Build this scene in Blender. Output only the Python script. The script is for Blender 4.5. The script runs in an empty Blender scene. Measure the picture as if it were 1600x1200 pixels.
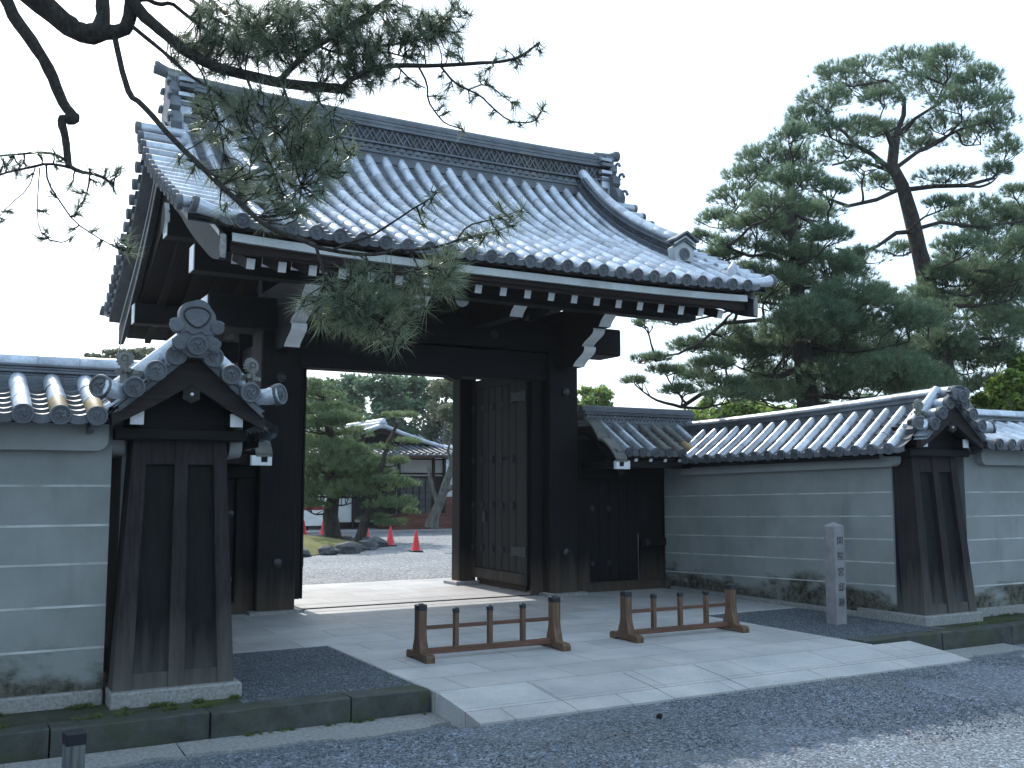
import bpy, bmesh, math, random
import numpy as np
from mathutils import Vector, Matrix
R = math.radians
S = bpy.context.scene
COL = S.collection

# ------------------------------------------------------------------ camera
CAMH = 1.6
PITCH, YAW = R(5.82), R(29.2)
cam = bpy.data.cameras.new('camera'); cam.sensor_width = 36.0; cam.lens = 36*1560/1600
cam.clip_end = 900; cam.clip_start = .05
camo = bpy.data.objects.new('camera', cam); COL.objects.link(camo)
camo.location = (0, 0, CAMH); camo.rotation_euler = (R(90)+PITCH, 0, -YAW)
S.camera = camo

# ------------------------------------------------------------------ sky, sun, exposure
SUN_EL, SUN_AZ = R(41.0), R(0.0)       # azimuth from +Y, negative is towards -X
w = bpy.data.worlds.new('World'); S.world = w; w.use_nodes = True
nt = w.node_tree; nt.nodes.clear()
sky = nt.nodes.new('ShaderNodeTexSky'); sky.sky_type = 'NISHITA'; sky.sun_disc = False
sky.sun_elevation = SUN_EL; sky.sun_rotation = SUN_AZ
sky.air_density = 1.0; sky.dust_density = 2.6; sky.ozone_density = 1.0
bg = nt.nodes.new('ShaderNodeBackground'); bg.inputs['Strength'].default_value = .15
wo = nt.nodes.new('ShaderNodeOutputWorld')
hz = nt.nodes.new('ShaderNodeMix'); hz.data_type = 'RGBA'; hz.inputs[0].default_value = .55; hz.inputs[7].default_value = (5.0, 6.8, 8.5, 1)
nt.links.new(sky.outputs[0], hz.inputs[6]); nt.links.new(hz.outputs[2], bg.inputs['Color']); nt.links.new(bg.outputs[0], wo.inputs['Surface'])
sl = bpy.data.lights.new('sun', 'SUN'); sl.energy = 2.8; sl.angle = R(.6); sl.color = (1, .96, .9)
slo = bpy.data.objects.new('sun', sl); COL.objects.link(slo)
SD = Vector((math.sin(SUN_AZ)*math.cos(SUN_EL), math.cos(SUN_AZ)*math.cos(SUN_EL), math.sin(SUN_EL)))
slo.rotation_euler = SD.to_track_quat('Z', 'Y').to_euler(); slo.location = (0, 30, 40)
S.view_settings.view_transform = 'Standard'; S.view_settings.look = 'None'
S.view_settings.exposure = 0.74; S.view_settings.gamma = 1

# ------------------------------------------------------------------ helpers: materials
def newmat(name, base=(.5, .5, .5), rough=.7, spec=.4, metallic=0):
    m = bpy.data.materials.new(name); m.use_nodes = True
    b = m.node_tree.nodes['Principled BSDF']
    b.inputs['Base Color'].default_value = (*base, 1); b.inputs['Roughness'].default_value = rough
    b.inputs['Specular IOR Level'].default_value = spec; b.inputs['Metallic'].default_value = metallic
    return m, m.node_tree, b
def N(nt, t, **k):
    n = nt.nodes.new(t)
    for a, v in k.items():
        if a.startswith('i_'):
            key = a[2:].replace('_', ' ')
            n.inputs[int(key) if key.isdigit() else key].default_value = v
        else: setattr(n, a, v)
    return n
def coords(nt, scale=(1, 1, 1), kind='Object'):
    tc = N(nt, 'ShaderNodeTexCoord'); mp = N(nt, 'ShaderNodeMapping'); mp.inputs['Scale'].default_value = scale
    nt.links.new(tc.outputs[kind], mp.inputs['Vector']); return mp.outputs[0]
def noise(nt, vec, scale, detail=4, rough=.6, lo=.35, hi=.65, c0=(0, 0, 0), c1=(1, 1, 1)):
    n = N(nt, 'ShaderNodeTexNoise', i_Scale=scale, i_Detail=detail, i_Roughness=rough)
    nt.links.new(vec, n.inputs['Vector'])
    r = N(nt, 'ShaderNodeValToRGB'); r.color_ramp.elements[0].position = lo; r.color_ramp.elements[1].position = hi
    r.color_ramp.elements[0].color = (*c0, 1); r.color_ramp.elements[1].color = (*c1, 1)
    nt.links.new(n.outputs['Fac'], r.inputs['Fac']); return r.outputs['Color'], n.outputs['Fac']
def mix(nt, fac, a, b, mode='MIX'):
    m = N(nt, 'ShaderNodeMix', data_type='RGBA', blend_type=mode)
    for sock, v in ((m.inputs[0], fac), (m.inputs[6], a), (m.inputs[7], b)):
        if isinstance(v, (int, float)): sock.default_value = v
        elif isinstance(v, tuple): sock.default_value = (*v, 1)
        else: nt.links.new(v, sock)
    return m.outputs[2]
def bump(nt, b, h, strength=.3, dist=.01):
    n = N(nt, 'ShaderNodeBump', i_Strength=strength, i_Distance=dist)
    nt.links.new(h, n.inputs['Height']); nt.links.new(n.outputs[0], b.inputs['Normal'])
def zramp(nt, z0, z1, name='Object'):
    """0 at height z0 to 1 at z1 (object space)"""
    tc = N(nt, 'ShaderNodeTexCoord'); sx = N(nt, 'ShaderNodeSeparateXYZ'); nt.links.new(tc.outputs[name], sx.inputs[0])
    mr = N(nt, 'ShaderNodeMapRange', i_1=z0, i_2=z1); nt.links.new(sx.outputs['Z'], mr.inputs[0]); return mr.outputs[0]
def math_(nt, op, a, b):
    m = N(nt, 'ShaderNodeMath', operation=op)
    for i, v in ((0, a), (1, b)):
        if isinstance(v, (int, float)): m.inputs[i].default_value = v
        else: nt.links.new(v, m.inputs[i])
    m.use_clamp = True
    return m.outputs[0]

M = {}
def mat_tile(name, c, rough=.42, spec=.5, metal=0):
    m, nt, b = newmat(name, c, rough, spec, metal)
    v = coords(nt)
    col, _ = noise(nt, v, 3.2, 6, .65, .3, .7, tuple(x*.62 for x in c), tuple(x*1.25 for x in c))
    g, f = noise(nt, v, 45, 3, .6, .3, .7, (.78,)*3, (1.1,)*3)
    st, _ = noise(nt, v, 1.3, 4, .6, .62, .74)
    col = mix(nt, 1.0, col, g, 'MULTIPLY')
    col = mix(nt, math_(nt, 'MULTIPLY', st, .35), col, (.16, .15, .10))
    gi = N(nt, 'ShaderNodeNewGeometry'); mi_ = N(nt, 'ShaderNodeMapRange', i_3=.76, i_4=1.2); nt.links.new(gi.outputs['Random Per Island'], mi_.inputs[0])
    col = mix(nt, 1.0, col, mi_.outputs[0], 'MULTIPLY')
    nt.links.new(col, b.inputs['Base Color'])
    rr = N(nt, 'ShaderNodeMapRange', i_3=rough-.1, i_4=rough+.14); nt.links.new(f, rr.inputs[0]); nt.links.new(rr.outputs[0], b.inputs['Roughness'])
    bump(nt, b, f, .25, .004)
    return m
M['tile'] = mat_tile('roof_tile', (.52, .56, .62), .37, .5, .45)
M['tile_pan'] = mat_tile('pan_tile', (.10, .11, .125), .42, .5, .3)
M['hall_tile'] = mat_tile('hall_tile', (.13, .14, .155), .55, .3)
M['tile_end'] = mat_tile('tile_end_clay', (.12, .13, .145), .6, .3)
M['tile_old'] = mat_tile('old_roof_tile', (.165, .165, .15), .5, .4)
M['tile_tan'] = mat_tile('lichen_roof_tile', (.34, .25, .13), .6, .3)
M['ridge_clay'] = mat_tile('ridge_clay', (.13, .145, .165), .5, .4)

def mat_wood(name, c, axis=2, rough=.75, foot=None, z0=0., z1=.8):
    m, nt, b = newmat(name, c, rough, .25)
    sc = [34, 34, 34]; sc[axis] = 1.6
    v = coords(nt, tuple(sc))
    col, f = noise(nt, v, 1.0, 5, .65, .3, .72, tuple(x*.5 for x in c), tuple(x*1.6 for x in c))
    v2 = coords(nt); bl, _ = noise(nt, v2, 1.1, 3, .6, .3, .75, (.65,)*3, (1.15,)*3)
    col = mix(nt, 1.0, col, bl, 'MULTIPLY')
    if foot:      # weathered bleached foot of an old timber, ragged upper edge
        zr = zramp(nt, z0, z1)
        vs = coords(nt, (14, 14, .9)); rg, _ = noise(nt, vs, 1, 4, .6, .2, .8)
        t = math_(nt, 'SUBTRACT', 1.0, math_(nt, 'ADD', zr, math_(nt, 'MULTIPLY', rg, .6)))
        t = math_(nt, 'MULTIPLY', t, 1.5)
        col = mix(nt, t, col, foot)
    nt.links.new(col, b.inputs['Base Color']); bump(nt, b, f, .35, .004)
    return m
M['wood'] = mat_wood('dark_timber', (.0075, .0075, .008), 2)
M['wood_x'] = mat_wood('dark_beam', (.007, .007, .0075), 0)
M['wood_y'] = mat_wood('dark_rafter', (.0085, .0075, .0075), 1)
M['wood_foot'] = mat_wood('old_post_timber', (.0085, .008, .008), 2, .8, (.07, .052, .04), -.05, .8)
M['wood_corner'] = mat_wood('corner_post_timber', (.026, .021, .021), 2, .8, (.085, .082, .072), .05, .95)
M['wood_panel'] = mat_wood('corner_panel_timber', (.008, .009, .009), 2, .8, (.075, .075, .07), .05, .8)
M['wood_red'] = mat_wood('reddish_timber', (.022, .013, .012), 0)
M['wood_barr_x'] = mat_wood('barrier_rail_timber', (.135, .068, .047), 0, .6)
M['wood_barr_z'] = mat_wood('barrier_post_timber', (.125, .074, .046), 2, .6)
M['wood_grey'] = mat_wood('bleached_timber', (.13, .14, .14), 2, .75)
M['barge'] = mat_wood('grey_barge_timber', (.024, .028, .034), 1)
def mat_flat(name, c, rough=.6, spec=.4, sc=6, amt=.2, bs=.15, metallic=0, bscale=60):
    m, nt, b = newmat(name, c, rough, spec, metallic)
    v = coords(nt)
    col, _ = noise(nt, v, sc, 5, .6, .3, .7, tuple(x*(1-amt) for x in c), tuple(min(1, x*(1+amt)) for x in c))
    _, f = noise(nt, v, bscale, 3, .6)
    nt.links.new(col, b.inputs['Base Color']); bump(nt, b, f, bs, .003)
    return m
M['white'] = mat_flat('white_paint', (.74, .75, .76), .6, .3, 5, .12)
M['fascia_white'] = mat_flat('weathered_white_paint', (.45, .47, .46), .65, .3, 3, .22)
M['iron'] = mat_flat('black_iron', (.012, .013, .016), .4, .5, 9, .3)
M['black_cap'] = mat_flat('black_metal_cap', (.008, .009, .014), .32, .5, 9, .3)
M['fitting'] = mat_flat('weathered_copper_fitting', (.035, .038, .042), .7, .2, 9, .3)
M['bright'] = mat_flat('bright_metal', (.6, .6, .62), .3, .5, 9, .1, .1, 1)
M['granite'] = mat_flat('granite', (.24, .24, .23), .8, .3, 40, .35, .3, 0, 120)
M['pale_granite'] = mat_flat('pale_granite', (.33, .31, .32), .75, .3, 60, .25, .25, 0, 140)
M['dark_stone'] = mat_flat('dark_rock', (.085, .09, .095), .85, .3, 5, .4, .8, 0, 9)
M['red'] = mat_flat('red_plastic', (.62, .02, .025), .45, .5, 5, .12, .05)
M['cable'] = mat_flat('pale_cable', (.4, .4, .38), .6)
M['stone_post'] = mat_flat('stone_post_granite', (.215, .21, .215), .8, .3, 5, .2, .35, 0, 110)
M['ink'] = mat_flat('dark_inscription', (.055, .05, .055), .8, .2)
M['red_band'] = mat_flat('dark_red_band', (.22, .02, .03), .5)
M['hall_white'] = mat_flat('hall_plaster', (.52, .53, .53), .8, .2, 2, .1)
M['glass_dark'] = mat_flat('dark_glass', (.04, .055, .065), .12, .6, 2, .2, .02)
M['step_wood'] = mat_wood('red_brown_boards', (.14, .06, .045), 0, .7)
def mat_bark(name, c, sc=9):
    m, nt, b = newmat(name, c, .9, .15)
    v = coords(nt, (1, 1, .45)); vo = N(nt, 'ShaderNodeTexVoronoi', i_Scale=sc); nt.links.new(v, vo.inputs['Vector'])
    col, f = noise(nt, v, sc*2, 6, .7, .3, .7, tuple(x*.45 for x in c), tuple(x*1.7 for x in c))
    nt.links.new(col, b.inputs['Base Color'])
    h = math_(nt, 'ADD', math_(nt, 'MULTIPLY', vo.outputs['Distance'], .6), math_(nt, 'MULTIPLY', f, .6))
    bump(nt, b, h, .9, .03); return m
M['bark'] = mat_bark('pine_bark', (.05, .043, .038), 7)
M['bark_near'] = mat_bark('pine_bough_bark', (.042, .038, .034), 28)
M['bark_grey'] = mat_bark('smooth_bark', (.11, .11, .095), 5)
def mat_leaf(name, ca, cb, rough=.45, trans=.25, sc=1.5, spec=.45, tint=None):
    m, nt, b = newmat(name, ca, rough, spec)
    v = coords(nt); col, _ = noise(nt, v, sc, 4, .7, .32, .68, ca, cb)
    wn = N(nt, 'ShaderNodeTexWhiteNoise', noise_dimensions='1D')
    g = N(nt, 'ShaderNodeNewGeometry'); nt.links.new(g.outputs['Random Per Island'], wn.inputs['W'])
    mr = N(nt, 'ShaderNodeMapRange', i_3=.6, i_4=1.45); nt.links.new(wn.outputs['Value'], mr.inputs[0])
    col = mix(nt, 1.0, col, mr.outputs[0], 'MULTIPLY')
    nt.links.new(col, b.inputs['Base Color'])
    tr = N(nt, 'ShaderNodeBsdfTranslucent'); nt.links.new(col, tr.inputs['Color'])
    ms = N(nt, 'ShaderNodeMixShader', i_0=trans); nt.links.new(b.outputs[0], ms.inputs[1]); nt.links.new(tr.outputs[0], ms.inputs[2])
    nt.links.new(ms.outputs[0], nt.nodes['Material Output'].inputs['Surface']); return m
M['needle_near'] = mat_leaf('near_pine_needles', (.115, .16, .10), (.18, .215, .14), .3, .55, 2.2, .6)
M['needle'] = mat_leaf('pine_needles', (.11, .18, .112), (.185, .245, .14), .5, .52, .7)
M['needle_garden'] = mat_leaf('garden_pine_needles', (.11, .18, .08), (.19, .25, .12), .5, .42, .9)
M['leaf_dark'] = mat_leaf('dark_leaves', (.085, .15, .085), (.13, .20, .11), .5, .42, .35)
M['leaf_olive'] = mat_leaf('olive_leaves', (.11, .14, .085), (.17, .18, .10), .55, .42, .35)
M['leaf_bright'] = mat_leaf('bright_leaves', (.12, .20, .04), (.22, .30, .06), .5, .4, .8)
M['moss'] = mat_leaf('moss', (.05, .085, .02), (.10, .12, .03), .8, .1, 6)

def mat_plaster():
    m, nt, b = newmat('grey_plaster', (.25, .29, .29), .85, .2)
    v = coords(nt)
    col, f = noise(nt, v, 1.6, 6, .62, .3, .7, (.21, .225, .217), (.285, .30, .292))
    # old damp stains at the foot with a ragged mossy outline
    zr = zramp(nt, .08, .52)
    rg, _ = noise(nt, coords(nt, (.75, .75, 1.5)), 1.3, 7, .62, .30, .68)
    t = math_(nt, 'SUBTRACT', math_(nt, 'MULTIPLY', rg, 1.15), zr); t = math_(nt, 'MULTIPLY', t, 3.0)
    sp, _ = noise(nt, v, 11, 5, .7, .35, .6, (.012, .015, .011), (.12, .115, .09))
    col = mix(nt, t, col, sp)
    st, _ = noise(nt, coords(nt, (2.5, 2.5, .5)), 1, 5, .6, .58, .8); col = mix(nt, math_(nt, 'MULTIPLY', st, .55), col, (.135, .145, .135))
    s2, _ = noise(nt, coords(nt, (9, 9, .45)), 1, 5, .7, .55, .8); col = mix(nt, math_(nt, 'MULTIPLY', s2, .28), col, (.30, .31, .29))
    nt.links.new(col, b.inputs['Base Color']); _, f2 = noise(nt, v, 70, 3, .6); bump(nt, b, f2, .2, .003)
    return m
M['plaster'] = mat_plaster()
M['plaster_line'] = mat_flat('white_plaster_line', (.43, .44, .42), .8, .2, 3, .35)
M['plaster_band'] = mat_flat('plaster_band', (.28, .295, .288), .85, .2, 2.5, .12)

def mat_gravel(name, c, scale=55, bs=1.0, dirt=None):
    m, nt, b = newmat(name, c, .8, .35)
    v = coords(nt)
    # warp a little so that the stones are not laid in cells
    vo = N(nt, 'ShaderNodeTexVoronoi', i_Scale=scale, i_Randomness=1.0); nt.links.new(v, vo.inputs['Vector'])
    vo2 = N(nt, 'ShaderNodeTexVoronoi', i_Scale=scale*2.3); nt.links.new(v, vo2.inputs['Vector'])
    sep = N(nt, 'ShaderNodeSeparateColor'); nt.links.new(vo.outputs['Color'], sep.inputs[0])
    rp = N(nt, 'ShaderNodeValToRGB'); e = rp.color_ramp.elements
    e[0].position = 0; e[0].color = (*[x*.35 for x in c], 1); e[1].position = 1; e[1].color = (*[min(1, x*2.4) for x in c], 1)
    k = rp.color_ramp.elements.new(.55); k.color = (*c, 1); k = rp.color_ramp.elements.new(.9); k.color = (*[x*1.45 for x in c], 1)
    nt.links.new(sep.outputs[0], rp.inputs['Fac'])
    big, _ = noise(nt, v, .55, 5, .6, .3, .7, (.78,)*3, (1.18,)*3)
    col = mix(nt, 1.0, rp.outputs[0], big, 'MULTIPLY')
    if dirt:
        dn, _ = noise(nt, v, .8, 6, .7, .56, .7); col = mix(nt, math_(nt, 'MULTIPLY', dn, .6), col, dirt)
    nt.links.new(col, b.inputs['Base Color'])
    h = math_(nt, 'SUBTRACT', 1.0, math_(nt, 'ADD', math_(nt, 'MULTIPLY', vo.outputs['Distance'], .8), math_(nt, 'MULTIPLY', vo2.outputs['Distance'], .25)))
    bump(nt, b, h, bs, .012); return m
M['gravel_road'] = mat_gravel('road_gravel', (.13, .152, .178), 62, .9, (.16, .15, .13))
M['gravel_bed'] = mat_gravel('bed_gravel', (.10, .115, .13), 55, 1.0)
M['gravel_court'] = mat_gravel('court_gravel', (.185, .195, .205), 34, .9)
M['stone_loose'] = None

def mat_paving():
    m, nt, b = newmat('stone_paving', (.36, .35, .35), .6, .35)
    v = coords(nt)
    br = N(nt, 'ShaderNodeTexBrick', offset=.5, i_Scale=1.0)
    br.inputs['Mortar Size'].default_value = .006; br.inputs['Brick Width'].default_value = 1.05; br.inputs['Row Height'].default_value = .52
    br.inputs['Color1'].default_value = (.44, .445, .44, 1); br.inputs['Color2'].default_value = (.36, .35, .345, 1); br.inputs['Mortar'].default_value = (.21, .21, .20, 1)
    br.inputs['Bias'].default_value = -.1
    nt.links.new(v, br.inputs['Vector'])
    g, f = noise(nt, v, 150, 2, .5, .3, .7, (.72,)*3, (1.2,)*3)
    p, _ = noise(nt, v, 1.7, 6, .65, .3, .7, (.78, .80, .82), (1.15, 1.12, 1.1))
    col = mix(nt, 1.0, mix(nt, 1.0, br.outputs[0], g, 'MULTIPLY'), p, 'MULTIPLY')
    st, _ = noise(nt, v, 4, 5, .7, .6, .72); col = mix(nt, math_(nt, 'MULTIPLY', st, .35), col, (.2, .19, .17))
    nt.links.new(col, b.inputs['Base Color'])
    h = math_(nt, 'SUBTRACT', math_(nt, 'MULTIPLY', f, .12), math_(nt, 'MULTIPLY', br.outputs['Fac'], .9)); bump(nt, b, math_(nt, 'ADD', h, .9), .6, .008)
    return m
M['paving'] = mat_paving()
def mat_kerb():
    m, nt, b = newmat('mossy_kerb_stone', (.2, .2, .19), .85, .3)
    v = coords(nt)
    col, f = noise(nt, v, 5, 7, .7, .3, .7, (.026, .03, .026), (.085, .092, .085))
    mo, _ = noise(nt, v, 2.2, 6, .7, .47, .62); col = mix(nt, math_(nt, 'MULTIPLY', mo, .75), col, (.05, .06, .03))
    nt.links.new(col, b.inputs['Base Color']); _, f2 = noise(nt, v, 30, 5, .7); bump(nt, b, f2, .6, .012); return m
M['kerb'] = mat_kerb()
def mat_soil():
    m, nt, b = newmat('mossy_soil', (.06, .06, .04), .95, .1)
    v = coords(nt); col, f = noise(nt, v, 3, 8, .75, .3, .7, (.025, .033, .017), (.085, .085, .07))
    gr, _ = noise(nt, v, 1.6, 6, .7, .5, .64); col = mix(nt, gr, col, (.06, .09, .022))
    nt.links.new(col, b.inputs['Base Color']); bump(nt, b, f, .9, .02); return m
M['soil'] = mat_soil()
def mat_grass():
    m, nt, b = newmat('lawn', (.1, .12, .04), .9, .1)
    v = coords(nt); col, f = noise(nt, v, 1.3, 8, .75, .3, .7, (.10, .115, .04), (.20, .18, .075))
    nt.links.new(col, b.inputs['Base Color']); _, f2 = noise(nt, v, 40, 4, .7); bump(nt, b, f2, .8, .03); return m
M['lawn'] = mat_grass()

# ------------------------------------------------------------------ helpers: meshes
class MB:
    def __init__(s): s.v = []; s.f = []; s.m = []
    def add(s, vs, fs, mi=0):
        o = len(s.v); s.v.extend([tuple(p) for p in vs])
        s.f.extend([tuple(i+o for i in f) for f in fs]); s.m.extend([mi]*len(fs)); return s
    def box(s, x0, x1, y0, y1, z0, z1, mi=0, bev=.006):
        return s.obox(Vector(((x0+x1)/2, (y0+y1)/2, (z0+z1)/2)), (abs(x1-x0), abs(y1-y0), abs(z1-z0)), None, mi, bev)
    def obox(s, c, size, rot=None, mi=0, bev=.006, taper=1.0):
        hx, hy, hz = (d/2 for d in size); b = min(bev, .45*min(hx, hy, hz)); c = Vector(c)
        vs = []; idx = {}
        for sx in (-1, 1):
            for sy in (-1, 1):
                for sz in (-1, 1):
                    t = taper if sz > 0 else 1
                    for k in range(3):
                        p = Vector((sx*(hx-(0 if k == 0 else b))*t, sy*(hy-(0 if k == 1 else b))*t, sz*(hz-(0 if k == 2 else b))))
                        idx[(sx, sy, sz, k)] = len(vs)
                        vs.append(c+(rot@p if rot is not None else p))
        fs = []
        q = [(-1, -1), (1, -1), (1, 1), (-1, 1)]
        for sg in (-1, 1):
            fs.append([idx[(sg, a, e, 0)] for a, e in (q if sg > 0 else q[::-1])])
            fs.append([idx[(a, sg, e, 1)] for a, e in (q[::-1] if sg > 0 else q)])
            fs.append([idx[(a, e, sg, 2)] for a, e in (q if sg > 0 else q[::-1])])
        for a in (-1, 1):
            for e in (-1, 1):
                fs.append([idx[(-1, a, e, 1)], idx[(1, a, e, 1)], idx[(1, a, e, 2)], idx[(-1, a, e, 2)]])
                fs.append([idx[(a, -1, e, 0)], idx[(a, 1, e, 0)], idx[(a, 1, e, 2)], idx[(a, -1, e, 2)]])
                fs.append([idx[(a, e, -1, 0)], idx[(a, e, 1, 0)], idx[(a, e, 1, 1)], idx[(a, e, -1, 1)]])
                for g in (-1, 1): fs.append([idx[(a, e, g, 0)], idx[(a, e, g, 1)], idx[(a, e, g, 2)]])
        return s.add(vs, fs, mi)
    def prism(s, pts, off, mi=0, mside=None):
        """polygon (3d points) extruded along vector off"""
        n = len(pts); off = Vector(off); a = [Vector(p) for p in pts]; b = [p+off for p in a]
        s.add(a+b, [tuple(range(n))[::-1], tuple(range(n, 2*n))], mi)
        for i in range(n):
            j = (i+1) % n
            s.add([a[i], a[j], b[j], b[i]], [(0, 1, 2, 3)], mi if mside is None else (mside[i] if isinstance(mside, (list, tuple)) else mside))
        return s
    def strip(s, profile_a, profile_b, mi=0):
        n = len(profile_a)
        return s.add(list(profile_a)+list(profile_b), [(i, i+1, n+i+1, n+i) for i in range(n-1)], mi)
    def tube(s, pts, rad, n=8, mi=0, cap=True, jit=0, rnd=None):
        pts = [Vector(p) for p in pts]; k = len(pts)
        rad = [rad]*k if isinstance(rad, (int, float)) else rad
        vs = []; prev = None
        for i in range(k):
            t = (pts[min(i+1, k-1)]-pts[max(i-1, 0)])
            t = t.normalized() if t.length > 1e-9 else Vector((0, 0, 1))
            if prev is None:
                u = t.cross(Vector((.3, .2, 1))) if abs(t.z) < .95 else t.cross(Vector((1, .1, 0)))
            else: u = prev-t*prev.dot(t)
            u.normalize(); prev = u; v = t.cross(u)
            for j in range(n):
                a = 2*math.pi*j/n; r = rad[i]*(1+(rnd.uniform(-jit, jit) if jit else 0))
                vs.append(pts[i]+(u*math.cos(a)+v*math.sin(a))*r)
        fs = [(i*n+j, i*n+(j+1) % n, (i+1)*n+(j+1) % n, (i+1)*n+j) for i in range(k-1) for j in range(n)]
        if cap: fs += [tuple(range(n))[::-1], tuple(range((k-1)*n, k*n))]
        return s.add(vs, fs, mi)
    def lathe(s, prof, c=(0, 0, 0), n=16, mi=0, axis=None, up=None):
        """prof [(r,h)] about an axis"""
        ax = Vector(axis or (0, 0, 1)).normalized()
        u = ax.cross(Vector(up)) if up is not None else ax.cross(Vector((0, 1, .01)) if abs(ax.y) < .9 else Vector((1, 0, 0)))
        u.normalize(); v = ax.cross(u); c = Vector(c); vs = []
        for r, h in prof:
            for j in range(n):
                a = 2*math.pi*j/n; vs.append(c+ax*h+(u*math.cos(a)+v*math.sin(a))*r)
        k = len(prof)
        fs = [(i*n+j, i*n+(j+1) % n, (i+1)*n+(j+1) % n, (i+1)*n+j) for i in range(k-1) for j in range(n)]
        if prof[0][0] > 1e-6: fs.append(tuple(range(n))[::-1])
        if prof[-1][0] > 1e-6: fs.append(tuple(range((k-1)*n, k*n)))
        return s.add(vs, fs, mi)
    def build(s, name, mats, parent=None, loc=None, smooth=True, ang=38):
        me = bpy.data.meshes.new(name)
        root = parent
        while root is not None and root.parent is not None: root = root.parent
        o3 = Vector(loc) if loc is not None else (Vector(root.location) if root is not None else Vector((0, 0, 0)))
        A = np.array(s.v, dtype=np.float64)-np.array(o3)
        me.from_pydata(A.tolist(), [], s.f)
        mats = mats if isinstance(mats, (list, tuple)) else [mats]
        for m in mats: me.materials.append(M[m] if isinstance(m, str) else m)
        if len(mats) > 1: me.polygons.foreach_set('material_index', s.m)
        if smooth:
            me.polygons.foreach_set('use_smooth', [True]*len(me.polygons)); me.set_sharp_from_angle(angle=R(ang))
        me.update()
        o = bpy.data.objects.new(name, me); COL.objects.link(o)
        if parent is not None: o.parent = parent
        else: o.location = o3
        return o
def tag(o, label=None, cat=None, group=None, kind=None):
    if label: o['label'] = label
    if cat: o['category'] = cat
    if group: o['group'] = group
    if kind: o['kind'] = kind
    return o
def thing(name, loc, label, cat, group=None):
    o = bpy.data.objects.new(name, None); COL.objects.link(o); o.location = loc; o.empty_display_size = .2
    return tag(o, label, cat, group)
def copy_tree(o, parent=None):
    c = o.copy(); COL.objects.link(c)
    if parent is not None: c.parent = parent
    for ch in list(o.children): copy_tree(ch, c)
    return c
def rotz(a): return Matrix.Rotation(a, 3, 'Z')
CF = Vector((math.sin(YAW)*math.cos(PITCH), math.cos(YAW)*math.cos(PITCH), math.sin(PITCH)))
CR = Vector((math.cos(YAW), -math.sin(YAW), 0)); CU = CR.cross(CF)
def at(px, py, depth):
    """point seen at a pixel of the 1600x1200 photograph, depth metres ahead"""
    return Vector((0, 0, CAMH))+(CF+CR*((px-800)/1560)+CU*((600-py)/1560))*depth

# ================================================================== THE SETTING
def sheet(name, xs, prof, mat, kind='structure', label=None):
    """ground sheet: list of xs by list of (y,z)"""
    mb = MB(); n = len(prof)
    mb.v = [(x, y, z) for x in xs for y, z in prof]
    mb.f = [(i*n+j, (i+1)*n+j, (i+1)*n+j+1, i*n+j+1) for i in range(len(xs)-1) for j in range(n-1)]
    mb.m = [0]*len(mb.f)
    o = mb.build(name, mat, smooth=False); tag(o, label, None, None, kind); return o
sheet('ground', [-400, -60, -10, 0, 3, 9, 15, 60, 400], [(-400, -.10), (-20, -.10), (3, -.10), (6.5, -.105), (6.85, -.19), (7.2, -.205), (7.6, -.21), (420, -.21)], 'gravel_road')
# raised court: gravel sheet inside the kerb line
sheet('courtyard_gravel', [-90, -20, 0, 6, 12, 40, 160], [(12.4, -.008), (15, -.008), (25, -.008), (60, -.02), (240, -.05)], 'gravel_court')
def terrace(x0, x1, mat, name):
    sheet(name, [x0, (x0+x1)/2, x1], [(7.5, -.012), (9.9, -.010), (12.6, -.012)], mat)
terrace(1.98, 3.40, 'gravel_bed', 'gravel_bed'); terrace(8.22, 9.95, 'gravel_bed', 'gravel_bed')
terrace(-14, 1.98, 'soil', 'soil'); terrace(9.95, 40, 'soil', 'soil')
# paving: flat part, wide part under the gate, front strip sloping to the road
mb = MB()
mb.box(3.38, 8.24, 7.24, 9.9, -.2, 0, 0, .008)
mb.box(1.9, 9.86, 9.905, 12.55, -.2, -.002, 0, .006)
mb.box(1.9, 9.86, 12.555, 13.35, -.2, -.001, 0, .006)
mb.box(3.2, 8.6, 13.355, 16.0, -.2, .0, 0, .006)
tag(mb.build('paving', 'paving'), kind='structure')
mb = MB(); rnd = random.Random(4); x = 3.38
while x < 8.7:
    x2 = min(x+rnd.uniform(.75, 1.15), 8.78)
    if 8.78-x2 < .4: x2 = 8.78
    dz = rnd.uniform(-.004, .004)
    for (ya, za, yb, zb) in ((7.232, -.001, 6.82, -.045), (6.812, -.046, 6.52, -.088)):
        p = [(x+.004, ya, za+dz), (x2-.004, ya, za+dz), (x2-.004, yb, zb+dz), (x+.004, yb, zb+dz)]
        mb.prism([Vector(q)-Vector((0, 0, .2)) for q in p], (0, 0, .2))
    x = x2
tag(mb.build('paving_front', 'paving', smooth=False), kind='structure')
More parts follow.
